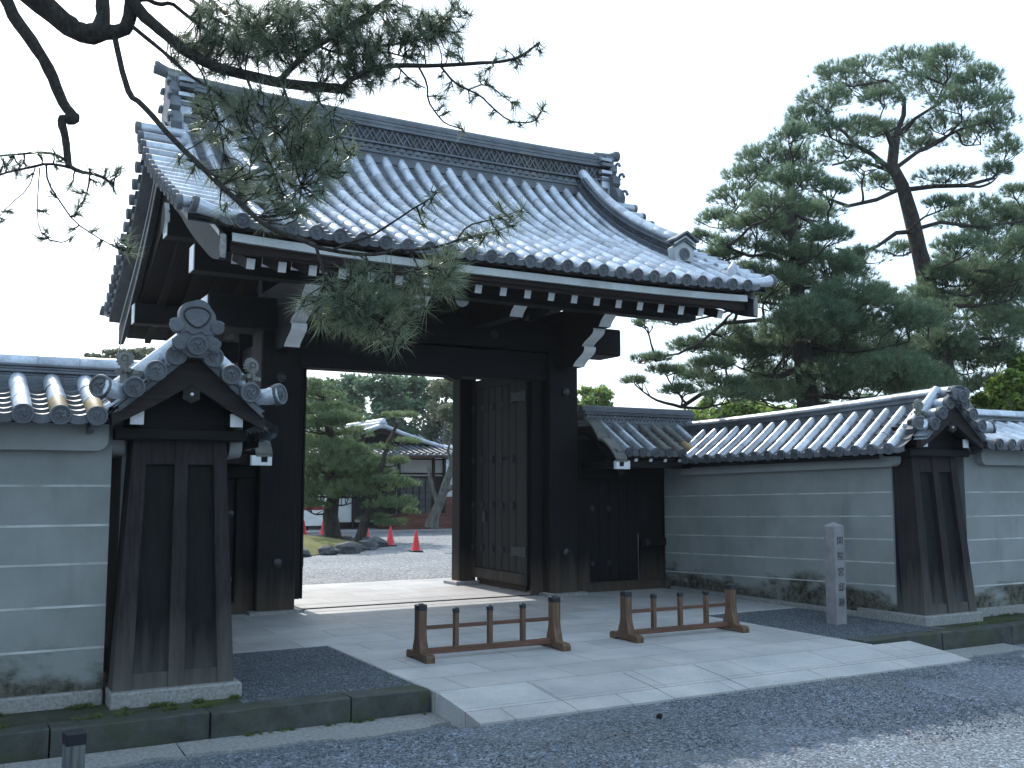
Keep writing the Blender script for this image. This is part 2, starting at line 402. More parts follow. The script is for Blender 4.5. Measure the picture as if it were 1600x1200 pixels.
def kerb(x0, x1, y0, y1, seed):
    rnd = random.Random(seed); mb = MB(); x = x0
    while x < x1-.05:
        x2 = min(x+rnd.uniform(.7, 1.5), x1)
        a = [(x+.006, y0+rnd.uniform(-.012, .012)+(y1-y0)*0), (x2-.006, y0+rnd.uniform(-.012, .012))]
        n = 6; top = [Vector((a[0][0]+(a[1][0]-a[0][0])*i/n, a[0][1]+rnd.uniform(-.008, .008), .004+rnd.uniform(-.006, .006))) for i in range(n+1)]
        bot = [p+Vector((0, rnd.uniform(-.015, .01), -.30)) for p in top]; back = [Vector((p.x, y1, .002)) for p in top]
        ch = [p+Vector((0, .012, .008)) for p in top]
        mb.strip(bot, top); mb.strip(top, ch); mb.strip(ch, back)
        mb.add([bot[0], top[0], ch[0], back[0]], [(0, 1, 2, 3)]); mb.add([bot[-1], top[-1], ch[-1], back[-1]], [(0, 1, 2, 3)])
        x = x2
    return tag(mb.build('kerb', 'kerb', ang=50), kind='structure')
kerb(-9, 3.36, 7.34, 7.60, 3); kerb(8.28, 30, 7.38, 7.62, 5)
# worn stone gutter slabs along the foot of the kerb
mb = MB(); rnd = random.Random(8)
for xa, xb in ((-8, 3.3), (8.9, 26)):
    x = xa
    while x < xb:
        x2 = x+rnd.uniform(.5, 1.1); yy = 6.98+rnd.uniform(-.08, .06); n = 5
        f = [Vector((x+(x2-x)*i/n*.996, yy+rnd.uniform(-.05, .04), -.178+rnd.uniform(-.01, .01))) for i in range(n+1)]
        b = [Vector((p.x, 7.33, -.165)) for p in f]; lo = [p-Vector((0, .01, .09)) for p in f]
        if rnd.random() < .8: mb.strip(f, b); mb.strip(lo, f)
        x = x2
tag(mb.build('gutter_slabs', 'granite', ang=50), kind='structure')

# ================================================================== TILE WORK
def frame(prof, d):
    e = .01; zp = (prof(d+e)-prof(d-e))/(2*e); L = math.hypot(1, zp); return -zp/L, 1/L
TH = [R(a) for a in (-18, 8, 35, 62, 90, 118, 145, 172, 198)]
def cover_tiles(mb, F, a, d0, d1, prof, r, course, mi=0, last=None, jit=None):
    n = max(1, round((d1-d0)/course))
    for k in range(n):
        du, dl = d0+(d1-d0)*k/n, d0+(d1-d0)*(k+1)/n
        vs = []; ja = jit.uniform(-.004, .004) if jit else 0; jh = jit.uniform(-.003, .003) if jit else 0
        for d, rr in ((du, r*.965), (dl-.004, r*.995), (dl, r*.965)):
            nd, nz = frame(prof, d); z = prof(d)+jh
            for t in TH: vs.append(F(a+ja+rr*math.cos(t), d+nd*rr*math.sin(t), z+nz*rr*math.sin(t)))
        m = len(TH); m2 = last if (last is not None and k == n-1) else mi
        mb.add(vs, [(q*m+i, q*m+i+1, (q+1)*m+i+1, (q+1)*m+i) for q in range(2) for i in range(m-1)], m2)
def pan_tiles(mb, F, a0, a1, d0, d1, prof, course, dip=.035, mi=1, eave=True):
    n = max(1, round((d1-d0)/course)); T = [0, .17, .34, .5, .66, .83, 1]
    sec = [-dip*4*t*(1-t) for t in T]; m = len(T)
    for k in range(n):
        du, dl = d0+(d1-d0)*k/n, d0+(d1-d0)*(k+1)/n; vs = []
        for d, h in ((du, .004), (dl, .03), (dl+.002, .004)):
            for t, s_ in zip(T, sec): vs.append(F(a0+(a1-a0)*t, d, prof(d)+s_+h))
        mb.add(vs, [(q*m+i, q*m+i+1, (q+1)*m+i+1, (q+1)*m+i) for q in range(2) for i in range(m-1)], mi)
    if eave:
        vs = []
        for d, h in ((d1, .03), (d1+.012, .03), (d1+.012, -.035), (d1-.03, -.035)):
            for t, s_ in zip(T, sec): vs.append(F(a0+(a1-a0)*t, d, prof(d1)+s_+h))
        mb.add(vs, [(q*m+i, q*m+i+1, (q+1)*m+i+1, (q+1)*m+i) for q in range(3) for i in range(m-1)], 2)
def tomoe(mb, c, nrm, r, mi=2, fine=True, n=18):
    """round eave end: raised rim and a three comma swirl"""
    ax = Vector(nrm).normalized(); c = Vector(c)+ax*.010
    mb.lathe([(r*.97, -.05), (r, -.012), (r, .004), (r*.95, .010), (r*.80, .010), (r*.77, .001), (0, .001)], c, n, mi, ax)
    if not fine: return
    u = ax.cross(Vector((0, 0, 1))); u.normalize(); v = ax.cross(u)
    for k in range(3):
        a0 = k*2.094; pts = []; rad = []
        for i in range(7):
            t = i/6; a = a0+t*2.2; rr = r*(.20+.34*t)
            pts.append(c+(u*math.cos(a)+v*math.sin(a))*rr+ax*.002); rad.append(r*(.17*(1-t)**.7+.02))
        mb.tube(pts, rad, 6, mi)
    for k in range(12):
        a = k*math.pi/6; mb.lathe([(r*.055, 0), (r*.03, .007), (0, .008)], c+(u*math.cos(a)+v*math.sin(a))*r*.68, 5, mi, ax)
def path_box(mb, F, a, hw, d0, d1, prof, h0, h1, n=14, mi=0):
    """a bar following a slope (descending ridges)"""
    vs = []
    for i in range(n+1):
        d = d0+(d1-d0)*i/n; nd, nz = frame(prof, d)
        for da, h in ((-hw, h0), (hw, h0), (hw, h1), (-hw, h1)): vs.append(F(a+da, d+nd*h, prof(d)+nz*h))
    fs = [(i*4+j, i*4+(j+1) % 4, (i+1)*4+(j+1) % 4, (i+1)*4+j) for i in range(n) for j in range(4)]
    fs += [(0, 1, 2, 3), (n*4, n*4+1, n*4+2, n*4+3)]
    mb.add(vs, fs, mi)
def scales(mb, p0, p1, up, out, h, pitch, mi=0, rows=1):
    """row of overlapping half round tiles standing on edge"""
    p0, p1, up, out = Vector(p0), Vector(p1), Vector(up), Vector(out); L = (p1-p0).length; t = (p1-p0)/L
    for rI in range(rows):
        n = int(L/pitch)
        for i in range(n):
            c = p0+t*(pitch*(i+.5+(.5 if rI % 2 else 0)))+up*(h*rI/rows)
            pts = [c+t*(pitch*.5*math.cos(a))+up*(h/rows*math.sin(a)) for a in [math.pi*k/6 for k in range(7)]]
            mb.prism(pts, out*.016, mi)
def lattice(mb, p0, p1, up, out, h, pitch, mi=0, wd=.018):
    p0, p1, up, out = Vector(p0), Vector(p1), Vector(up), Vector(out); L = (p1-p0).length; t = (p1-p0)/L
    n = int(L/pitch)
    for i in range(n):
        for s_ in (1, -1):
            # arcs, as interlocked half round tiles make
            a = p0+t*(pitch*i); pts = []
            for k in range(5):
                q = k/4; x = pitch*1.5*q if s_ > 0 else pitch*1.5*(1-q)
                pts.append(a+t*x+up*(h*(q**1.35 if i % 2 else 1-(1-q)**1.35)))
            A = [p-t*wd/2 for p in pts]; B = [p+t*wd/2 for p in pts]; o = out*(.014 if s_ > 0 else .02)
            mb.strip([p+o for p in A], [p+o for p in B], mi); mb.strip(A, [p+o for p in A], mi); mb.strip([p+o for p in B], B, mi)

# ================================================================== THE GATE
XC, YR = 5.80, 13.45
G = thing('temple_gate', (XC, 12.9, 0), 'large dark timber gate with a grey tiled gable roof and open doors', 'gate')
_c = np.polyfit([0, .35, .59, 1.25, 1.89, 2.48, 3.0, 3.5], [6.50, 6.14, 5.91, 5.40, 5.03, 4.735, 4.47, 4.225], 3)
def gp(d): return float(((_c[0]*d+_c[1])*d+_c[2])*d+_c[3])
def sori(a, d): return .055*abs((a-XC)/3.6)**3*max(0, d/3.5)
FR = lambda a, d, z: Vector((a, YR-d, z+sori(a, d)))
BK = lambda a, d, z: Vector((a, YR+d, z+sori(a, d)))
rnd = random.Random(2)
rf = MB(); SP = .2588
for F, fine in ((FR, True), (BK, False)):
    for i in range(-13, 14):
        cover_tiles(rf, F, XC+i*SP, .12, 3.5, gp, .076, .245, 0, None, rnd)
        nd, nz = frame(gp, 3.5); o = F(0, 1, 0)-F(0, 0, 0); o.normalize()
        tomoe(rf, F(XC+i*SP, 3.505, gp(3.5)), (0, o.y*.97, -.22), .08, 2, fine)
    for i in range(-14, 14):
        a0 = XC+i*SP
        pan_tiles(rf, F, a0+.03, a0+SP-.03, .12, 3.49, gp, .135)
    for s_ in (-1, 1):
        for k in range(14):          # short verge tiles lying across the gable edge
            d = .40+k*.223; z = gp(d)+.045; ve = 3.96 if (s_ < 0 and fine) else 3.80; p0 = F(XC+s_*3.38, d, z); p1 = F(XC+s_*ve, d, z-.01)
            rf.tube([p0, p1], [.068, .078], 12, 0)
            tomoe(rf, p1, (s_, 0, -.05), .082, 2, fine and s_ < 0, 14)
            # flat tile between
            d2 = d+.111
            rf.prism([F(XC+s_*3.36, d2-.05, gp(d2-.05)), F(XC+s_*3.36, d2+.06, gp(d2+.06)), F(XC+s_*(ve-.03), d2+.06, gp(d2+.06)-.02), F(XC+s_*(ve-.03), d2-.05, gp(d2-.05)-.02)], (0, 0, .03), 1)
        vb = ve-.07; dq = [.3+3.16*i/14 for i in range(15)]       # bedding board under the verge tiles
        for h0, h1 in ((-.05, -.05), (-.10, -.10)): rf.strip([F(XC+s_*3.40, d, gp(d)+h0) for d in dq], [F(XC+s_*vb, d, gp(d)+h1) for d in dq], 2)
        rf.strip([F(XC+s_*vb, d, gp(d)-.10) for d in dq], [F(XC+s_*vb, d, gp(d)+.0) for d in dq], 2)
        # flared corner tile
        c0 = F(XC+s_*3.42, 3.42, gp(3.42)+.02); pts = [c0]
        for q in (.15, .3, .42): pts.append(F(XC+s_*(3.42+q), 3.42+q*.12, gp(3.45)+.02+.28*q*q))
        rf.tube(pts, [.06, .064, .07, .082], 12, 0)
        tomoe(rf, pts[-1], (s_, 0, .2), .085, 2, fine)
        # small upright stop ornament above the corner
        b = F(XC+s_*3.40, 3.18, gp(3.18)+.08)
        rf.tube([b-Vector((0, 0, .04)), b+Vector((0, 0, .03)), b+Vector((s_*.02, 0, .10)), b+Vector((s_*.035, 0, .17))], [.07, .075, .04, .008], 8, 0)
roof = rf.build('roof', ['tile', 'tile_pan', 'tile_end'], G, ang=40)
# main ridge
rg = MB(); xa, xb = XC-3.36, XC+3.40
def rlay(hw, z0, z1, mi=0):
    # slightly upswept at the ends
    n = 16; P = []
    for i in range(n+1):
        x = xa+(xb-xa)*i/n; l = .05*abs((x-XC)/3.5)**3
        P.append([(x, YR-hw, z0+l), (x, YR+hw, z0+l), (x, YR+hw, z1+l), (x, YR-hw, z1+l)])
    vs = [p for q in P for p in q]
    rg.add(vs, [(i*4+j, i*4+(j+1) % 4, (i+1)*4+(j+1) % 4, (i+1)*4+j) for i in range(n) for j in range(4)]+[(0, 1, 2, 3), (n*4, n*4+1, n*4+2, n*4+3)], mi)
rlay(.25, 6.25, 6.33); rlay(.22, 6.332, 6.40); rlay(.24, 6.402, 6.43); rlay(.15, 6.432, 6.56, 1); rlay(.19, 6.56, 6.585); rlay(.13, 6.587, 6.80, 1)
for k, hw in enumerate((.185, .175, .18, .165, .17, .15)): rlay(hw, 6.80+k*.028, 6.822+k*.028)
rg.tube([(xa+(xb-xa)*i/20, YR, 6.975+.05*abs((xa+(xb-xa)*i/20-XC)/3.5)**3) for i in range(21)], .085, 12)
for s_ in (-1, 1):
    scales(rg, (xa, YR+s_*.15, 6.433), (xb, YR+s_*.15, 6.433), (0, 0, 1), (0, s_, 0), .12, .125, 0, 2)
    lattice(rg, (xa, YR+s_*.13, 6.59), (xb-.1, YR+s_*.13, 6.59), (0, 0, 1), (0, s_, 0), .205, .098)
rg.build('main_ridge', ['ridge_clay', 'iron'], roof, ang=40)
# ridge end tiles
for s_ in (-1, 1):
    oe = MB(); x0 = XC+.02+s_*3.38
    outl = []
    half = [(.0, 7.03), (.09, 7.03), (.13, 6.96), (.11, 6.90), (.19, 6.84), (.22, 6.74), (.18, 6.69), (.28, 6.62), (.31, 6.50), (.26, 6.45), (.37, 6.38), (.44, 6.24), (.40, 6.10), (.27, 6.06), (.20, 6.2), (.10, 6.27), (0, 6.28)]
    outl = [(y, z) for y, z in half]+[(-y, z) for y, z in half[-2:0:-1]]
    oe.prism([Vector((x0+s_*.06, YR+y, z+.05)) for y, z in outl], (s_*.14, 0, 0), 0)
    for yy in (-1, 1):
        for (cy, cz, cr) in ((.29, 6.60, .10), (.36, 6.28, .12), (.19, 6.82, .08)):
            pts = [Vector((x0+s_*(.21), YR+yy*(cy+cr*(1-t)*math.cos(5*t)), cz+.05+cr*(1-t)*math.sin(5*t))) for t in [i/9 for i in range(10)]]
            oe.tube(pts, [.028*(1-.5*i/9) for i in range(10)], 6, 0)
    # layered chevron housing behind, under the ridge end
    for k, (hw, z0) in enumerate(((.22, 6.60), (.24, 6.72), (.26, 6.84), (.24, 6.93))):
        zz = z0+.05; oe.prism([Vector((x0-s_*.12, YR-hw, zz)), Vector((x0-s_*.12, YR, zz+.07)), Vector((x0-s_*.12, YR+hw, zz)), Vector((x0-s_*.12, YR+hw, zz-.05)), Vector((x0-s_*.12, YR-hw, zz-.05))], (s_*.2, 0, 0), k % 2)
    oe.box(x0-s_*.10, x0+s_*.06, YR-.20, YR+.20, 6.30, 6.68, 1)
    oe.tube([(x0-s_*.1, YR, 7.06), (x0+s_*.18, YR, 7.08), (x0+s_*.34, YR, 7.13)], [.075, .075, .085], 12, 0)
    tomoe(oe, (x0+s_*.34, YR, 7.13), (s_, 0, .1), .088, 0)
    oe.build('ridge_end_tile', ['ridge_clay', 'tile'], roof, ang=35)
# descending ridges with their end tiles
for F in (FR, BK):
    oy = F(0, 1, 0).y-F(0, 0, 0).y
    for s_ in (-1, 1):
        a = XC+s_*2.94; dr = MB(); d0, d1 = .16, 2.56
        path_box(dr, F, a, .13, d0, d1, gp, .03, .12); path_box(dr, F, a, .15, d0, d1, gp, .12, .14)
        path_box(dr, F, a, .09, d0, d1, gp, .14, .225, mi=1)
        for k, hw in enumerate((.135, .12, .13)): path_box(dr, F, a, hw, d0, d1, gp, .225+k*.024, .245+k*.024)
        n = 26
        for sd in (-1, 1):
            for i in range(n*2):
                d = d0+.03+(d1-d0-.06)*i/(n*2); nd, nz = frame(gp, d); tx, tz = nz, -nd
                for dirn in (1, -1):
                    q = [F(a+sd*.092, d+nd*h+tx*e, gp(d)+nz*h+tz*e) for h, e in ((.142, -.03*dirn), (.142, -.03*dirn+.012), (.222, .03*dirn+.012), (.222, .03*dirn))]
                    dr.prism(q, (sd*.012, 0, 0), 0)
        # round capping tiles
        cover_tiles(dr, F, a, d0, d1+.02, lambda d: gp(d)+.335, .085, .24, 2)
        dr.build('descending_ridge', ['ridge_clay', 'iron', 'tile'], roof, ang=40)
        en = MB(); dd = d1+.02; zb = gp(dd)+.03; hw = .21
        P = lambda u, h, e: F(a+u*.86, dd+e, zb+h*.80)
        fr = [P(-hw*.85, -.03, .0), P(hw*.85, -.03, .0), P(hw, .20, .0), P(0, .34, .0), P(-hw, .20, .0)]
        en.prism(fr, (0, oy*.14, 0), 0)
        for k in range(3):
            h = .20+k*.055; e = .15+.015*(k % 2); w2 = hw*(1.06-.02*k)
            en.prism([P(-w2, h-.02, e-.01), P(0, h+.12, e-.01), P(w2, h-.02, e-.01), P(w2, h+.015, e-.01), P(0, h+.155, e-.01), P(-w2, h+.015, e-.01)], (0, oy*.03, 0), 1 if k % 2 == 0 else 0)
        en.prism([P(-hw*1.15, .30, -.02), P(0, .45, -.02), P(hw*1.15, .30, -.02), P(hw*1.15, .335, -.02), P(0, .49, -.02), P(-hw*1.15, .335, -.02)], (0, oy*.24, 0), 2)
        en.lathe([(.085, 0), (.085, .02), (.06, .02), (.055, .008), (0, .008)], P(0, .09, .142), 16, 1, (0, oy, 0))
        en.build('descending_ridge_end', ['fascia_white', 'tile_end', 'ridge_clay'], roof, ang=35)
# barge boards along both gables, with pale trim on top
for F in (FR, BK):
    for s_ in (-1, 1):
        bb = MB(); x = XC+s_*3.50; n = 22; top = []; bot = []; D = [3.46*i/n for i in range(n+1)]
        top = [F(x, d, gp(d)-.20) for d in D]; bot = [F(x, d, gp(d)-.54+.0*d+(.10*max(0, (d-2.9)/.56)**2)) for d in D]
        for off, mi in ((0, 0), (s_*.075, 0)):
            o = Vector((off, 0, 0)); bb.strip([p+o for p in top], [p+o for p in bot], mi)
        o = Vector((s_*.075, 0, 0)); bb.strip(bot, [p+o for p in bot], 0); bb.strip(top, [p+o for p in top], 0)
        bb.add([top[-1], bot[-1], bot[-1]+o, top[-1]+o], [(0, 1, 2, 3)], 0)
        t1 = [p+Vector((s_*.08, 0, .0)) for p in top]; t2 = [p+Vector((0, 0, .055)) for p in t1]
        bb.strip(t1, t2, 1); bb.strip(t1, [p-Vector((s_*.08, 0, 0)) for p in t1], 1)
        # pale rounded edge tile end at the tip of the board
        e = bot[-1]; bb.tube([top[-1]+Vector((s_*.04, 0, .02)), (top[-1]+e)/2+Vector((s_*.04, 0, 0)), e+Vector((s_*.04, 0, .02))], [.030, .036, .03], 8, 2)
        bb.build('barge_board', ['barge', 'fascia_white', 'granite'], roof, ang=35)
# soffit boards, gable infill, fascia
sf = MB(); xs0, xs1 = XC-3.46, XC+3.46
DK = [(0, 5.32), (.8, 4.94), (1.6, 4.575), (2.34, 4.235), (2.36, 4.27), (3.12, 4.005), (3.40, 3.955)]
def dk(d):
    for (a, za), (b, zb) in zip(DK, DK[1:]):
        if a <= d <= b: return za+(zb-za)*(d-a)/(b-a)
    return DK[-1][1]
for sg in (-1, 1):
    a = [(xs0, YR+sg*d, z) for d, z in DK]; b = [(xs1, YR+sg*d, z) for d, z in DK]; sf.strip(a, b)
    for x in (xs0, xs1):
        dd = [3.4*i/16 for i in range(17)]
        sf.strip([(x, YR+sg*d, dk(d)) for d in dd], [(x, YR+sg*d, gp(d)-.24) for d in dd])
sf.build('soffit', 'wood_y', G, smooth=False)
for sg in (-1, 1):
    fa = MB(); n = 24
    def row(d, z): return [Vector((XC-3.44+6.88*i/n, YR+sg*d, z+sori(XC-3.44+6.88*i/n, 3.5))) for i in range(n+1)]
    for (d, z0, z1, mi) in ((3.42, 4.02, 4.105, 0), (3.36, 3.92, 4.02, 1)):
        A, B, C2, D2 = row(d, z0), row(d, z1), row(d-.06, z0), row(d-.06, z1)
        fa.strip(A, B, mi); fa.strip(A, C2, mi); fa.strip(B, D2, mi)
    A, B = row(3.46, 4.14), row(3.46, 4.18); fa.strip(A, B, 1); fa.strip(A, row(3.30, 4.14), 1); fa.strip(B, row(3.3, 4.18), 1)
    fa.build('eave_board', ['fascia_white', 'wood_red'], G, smooth=False)
# rafters in two tiers, white painted ends
def rafter(x, d0, z0, d1, z1, sg, wd, ht):
    rb = MB(); p0 = Vector((x, YR+sg*d0, z0)); p1 = Vector((x, YR+sg*d1, z1)); L = (p1-p0).length
    ang = math.atan2(p1.z-p0.z, p1.y-p0.y)
    rot = Matrix.Rotation(ang, 3, 'X'); rb.obox((p0+p1)/2, (wd, L, ht), rot, 0, .004)
    t = (p1-p0).normalized(); rb.obox(p1+t*.003, (wd*.98, .012, ht*.98), rot, 1, .002)
    return rb
for sg in (-1, 1):
    NR = 20; first = rafter(XC-3.18, 2.2, 4.235, 3.16, 3.91, sg, .088, .115).build('flying_rafter', ['wood_y', 'white'], G, smooth=False)
    f2 = rafter(XC-3.18, .1, 5.20, 2.52, 4.095, sg, .095, .125).build('base_rafter', ['wood_y', 'white'], G, smooth=False)
    for i in range(1, NR):
        for q in (first, f2):
            c = q.copy(); COL.objects.link(c); c.parent = G; c.location = (i*6.36/(NR-1), 0, 0)
# purlins and ridge pole with white ends
for (y, z, hw, hh, xe) in ((YR-2.08, 4.14, .12, .15, 3.56), (YR+2.08, 4.14, .12, .15, 3.56), (YR, 5.02, .13, .17, 3.5)):
    pu = MB(); pu.box(XC-xe, XC+xe, y-hw, y+hw, z-hh, z+hh, 0, .01)
    for s_ in (-1, 1): pu.box(XC+s_*xe, XC+s_*(xe+.012), y-hw*.97, y+hw*.97, z-hh*.97, z+hh*.97, 1, .003)
    pu.build('purlin', ['wood_x', 'white'], G)
# curved white tipped bracket below each ridge pole end
for s_ in (-1, 1):
    gb = MB(); x = XC+s_*3.48
    pts = [(YR-.05, 5.3), (YR-.12, 5.2), (YR-.15, 5.06), (YR-.08, 4.95), (YR, 4.9), (YR+.08, 4.95), (YR+.15, 5.06), (YR+.12, 5.2), (YR+.05, 5.3)]
    gb.prism([Vector((x, y, z)) for y, z in pts], (s_*.06, 0, 0), 0, 1); gb.build('gable_pendant', ['wood', 'white'], G)
# posts
for xp in (3.40, 7.72):
    po = MB(); po.box(xp, xp+.50, 12.66, 13.16, .0, 3.62, 0, .02); po.build('main_post', 'wood_foot', G)
    ft = MB(); ft.box(xp-.10, xp+.60, 12.56, 13.26, -.02, .035, 0, .012); ft.build('post_base', 'granite', G)
    xr = xp+.12 if xp < 5 else xp-.46+.12
    rp = MB(); rx = 3.62 if xp < 5 else 7.28; rp.box(rx, rx+.30, 14.78, 15.08, .05, 4.15, 0, .015); rp.build('rear_post', 'wood_foot', G)
    rb = MB(); rb.box(rx-.1, rx+.4, 14.68, 15.18, -.02, .06, 0, .015); rb.build('post_base', 'pale_granite', G)
    tie = MB()
    for z in (3.40,): tie.box(rx+.06, rx+.24, 13.16, 14.8, z, z+.2)
    tie.build('tie_beam', 'wood_y', G)
# lintels
lt = MB(); lt.box(2.70, 9.0, 12.62, 13.20, 3.60, 4.02, 0, .02)
for s_, x in ((-1, 2.70), (1, 9.0)): lt.box(x, x+s_*.012, 12.65, 13.17, 3.63, 3.99, 1, .003)
lt.build('lintel', ['wood_x', 'white'], G)
lt = MB(); lt.box(3.90, 7.72, 12.74, 13.08, 3.16, 3.58, 0, .015)
# shaped lower edge: drops to a deeper haunch
lt.prism([Vector((x, 12.80, z)) for x, z in ((6.35, 3.16), (6.25, 3.10), (6.1, 3.16))], (0, .2, 0))
lt.build('lintel_lower', 'wood_x', G)
lt = MB(); lt.box(3.3, 8.3, 14.80, 15.05, 3.42, 3.72, 0, .015); lt.box(3.3, 8.3, 14.82, 15.04, 4.0, 4.2, 0, .01); lt.build('rear_beam', 'wood_x', G)
lt = MB(); lt.box(3.92, 7.7, 12.78, 12.90, 3.30, 3.34, 0, .006); lt.build('lintel_trim', 'wood_red', G)
# king posts and struts under the ridge
for xp in (3.65, 5.10, 6.5, 7.97):
    kp = MB(); kp.box(xp-.1, xp+.1, YR-.35, YR+.35, 4.02, 4.2, 0, .02); kp.box(xp-.09, xp+.09, YR-.1, YR+.1, 4.2, 4.9, 0, .015)
    kp.box(xp-.09, xp+.09, 12.9, YR+2.1, 3.86, 4.06, 0, .01); kp.build('king_strut', 'wood', G)
# bracket arms reaching forward, scalloped white painted ends
def arm(x, tiers, wd=.20):
    ab = MB()
    for (y0, y1, z0, z1) in tiers:
        h = z1-z0; nose = []
        for i in range(13):
            t = i/12; z = z0+h*t
            y = y1+.30*(1-t)**1.2+.035*math.sin(t*2*math.pi*1.0+.4)
            nose.append((y, z))
        pts = [Vector((x-wd/2, y, z)) for y, z in nose]+[Vector((x-wd/2, y0, z1)), Vector((x-wd/2, y0, z0))]
        ms = [1]*12+[0, 0, 0]
        ab.prism(pts, (wd, 0, 0), 0, ms)
    return ab
for xp in (3.66, 7.96):
    arm(xp, [(12.9, 11.92, 3.34, 3.60), (12.9, 11.68, 3.605, 3.83), (13.3, 11.24, 3.835, 4.20)]).build('bracket_arm', ['wood_y', 'white'], G)
for xp in (5.10, 6.52):
    arm(xp, [(13.3, 11.24, 3.86, 4.20)]).build('bracket_arm', ['wood_y', 'white'], G)
ce = MB(); ce.tube([(XC, 13.2, 4.06), (XC, 11.74, 4.06)], .105, 18, 0); ce.lathe([(.098, 0), (.098, .012), (0, .014)], (XC, 11.74, 4.06), 20, 1, (0, -1, 0)); ce.build('round_strut', ['wood', 'white'], G)
for xs in (5.35, 6.75):
    ce = MB(); ce.lathe([(.06, 0), (.06, .02), (0, .03)], (xs, 12.61, 3.78), 16, 0, (0, -1, 0)); ce.build('nail_cover', 'fitting', G)
for xs, z in ((8.0, .62), (3.66, .62), (3.66, 3.0), (8.0, 3.0)):
    ce = MB(); ce.lathe([(.065, 0), (.06, .02), (.03, .035), (0, .038)], (xs, 12.66, z), 14, 0, (0, -1, 0)); ce.build('nail_cover', 'iron', G)
# doors, opened inwards
def flower(mb, c, nrm, r, mi):
    c = Vector(c); ax = Vector(nrm); u = Vector((0, 1, 0)); v = Vector((0, 0, 1))
    pts = []
    for k in range(16):
        a = math.pi/8*k; rr = r*(1 if k % 4 == 0 else .42 if k % 4 == 2 else .62); pts.append(c+u*rr*math.cos(a)+v*rr*math.sin(a))
    mb.prism(pts, ax*.012, mi); mb.lathe([(r*.3, .01), (r*.2, .028), (0, .032)], c, 8, mi, ax)
for s_ in (-1, 1):
    xd = 4.00 if s_ < 0 else 7.55; face = xd-.05 if s_ > 0 else xd+.05; nx = -1 if s_ > 0 else 1
    y0, y1 = 12.92, 14.74
    dm = MB(); dm.box(xd-.04, xd+.04, y0, y1, .13, 3.32, 0, .004)
    nb = 7
    for k in range(nb):
        ya = y0+.12+(y1-y0-.26)*k/nb; yb = y0+.12+(y1-y0-.26)*(k+1)/nb; dm.box(face, face+nx*.018, ya+.006, yb-.006, .30, 3.16, 0, .004)
    dm.box(face, face+nx*.03, y1-.14, y1, .13, 3.32, 1, .006); dm.box(face, face+nx*.03, y0, y0+.12, .13, 3.32, 0, .006)
    dm.box(face, face+nx*.03, y0+.12, y1-.14, .13, .29, 1, .006); dm.box(face, face+nx*.03, y0+.12, y1-.14, 3.17, 3.32, 0, .006)
    door = dm.build('door', ['wood', 'wood_foot'], G)
    for z in (.62, 1.30, 2.02, 2.86):
        for k in range(5):
            if z in (.62, 2.86) and k == 4: continue
            st = MB(); flower(st, (face+nx*.03, y1-.07-k*.33, z), (nx, 0, 0), .062, 0); st.build('door_stud', 'fitting', door)
    for z in (.62, 2.95):
        hb = MB(); yq = y0+.02
        hb.prism([Vector((face+nx*.03, y, z+dz)) for y, dz in ((yq, -.08), (yq, .08), (yq+.35, .06), (yq+.46, .09), (yq+.42, .0), (yq+.46, -.09), (yq+.35, -.06))], (nx*.012, 0, 0), 0)
        hb.build('strap_hinge', 'fitting', door)
    lk = MB(); lk.box(face, face+nx*.05, y1-.52, y1-.42, 1.03, 1.2, 0, .01); lk.build('door_lock', 'fitting', door)
    lt2 = MB(); lt2.box(xd-.03, xd+.03, y1, y1+.12, 1.18, 1.24, 0, .01)
    for z in (1.14, 1.29): lt2.lathe([(.0, -.05), (.04, -.03), (.045, 0), (.03, .03), (0, .045)], (xd-.06, y1+.10, z), 10, 1, (0, 0, 1))
    lt2.build('door_latch', ['iron', 'bright'], door)
jb = MB(); jb.box(7.52, 7.70, 12.84, 12.915, .0, 3.4, 0, .006); jb.box(7.60, 7.74, 13.17, 14.78, .02, .12, 0, .006); jb.build('door_jamb', 'wood_foot', G)
th = MB(); th.box(3.9, 7.72, 12.84, 12.90, -.02, .009, 0, .003); th.build('threshold', 'wood_x', G)
cb = MB(); pts = [Vector((2.18, 13.4-d*.0+d, gp(d)-.75+.1*math.sin(d))) for d in [i*.25 for i in range(14)]]
cb.tube(pts, .009, 6, 0); cb.build('cable', 'cable', G)

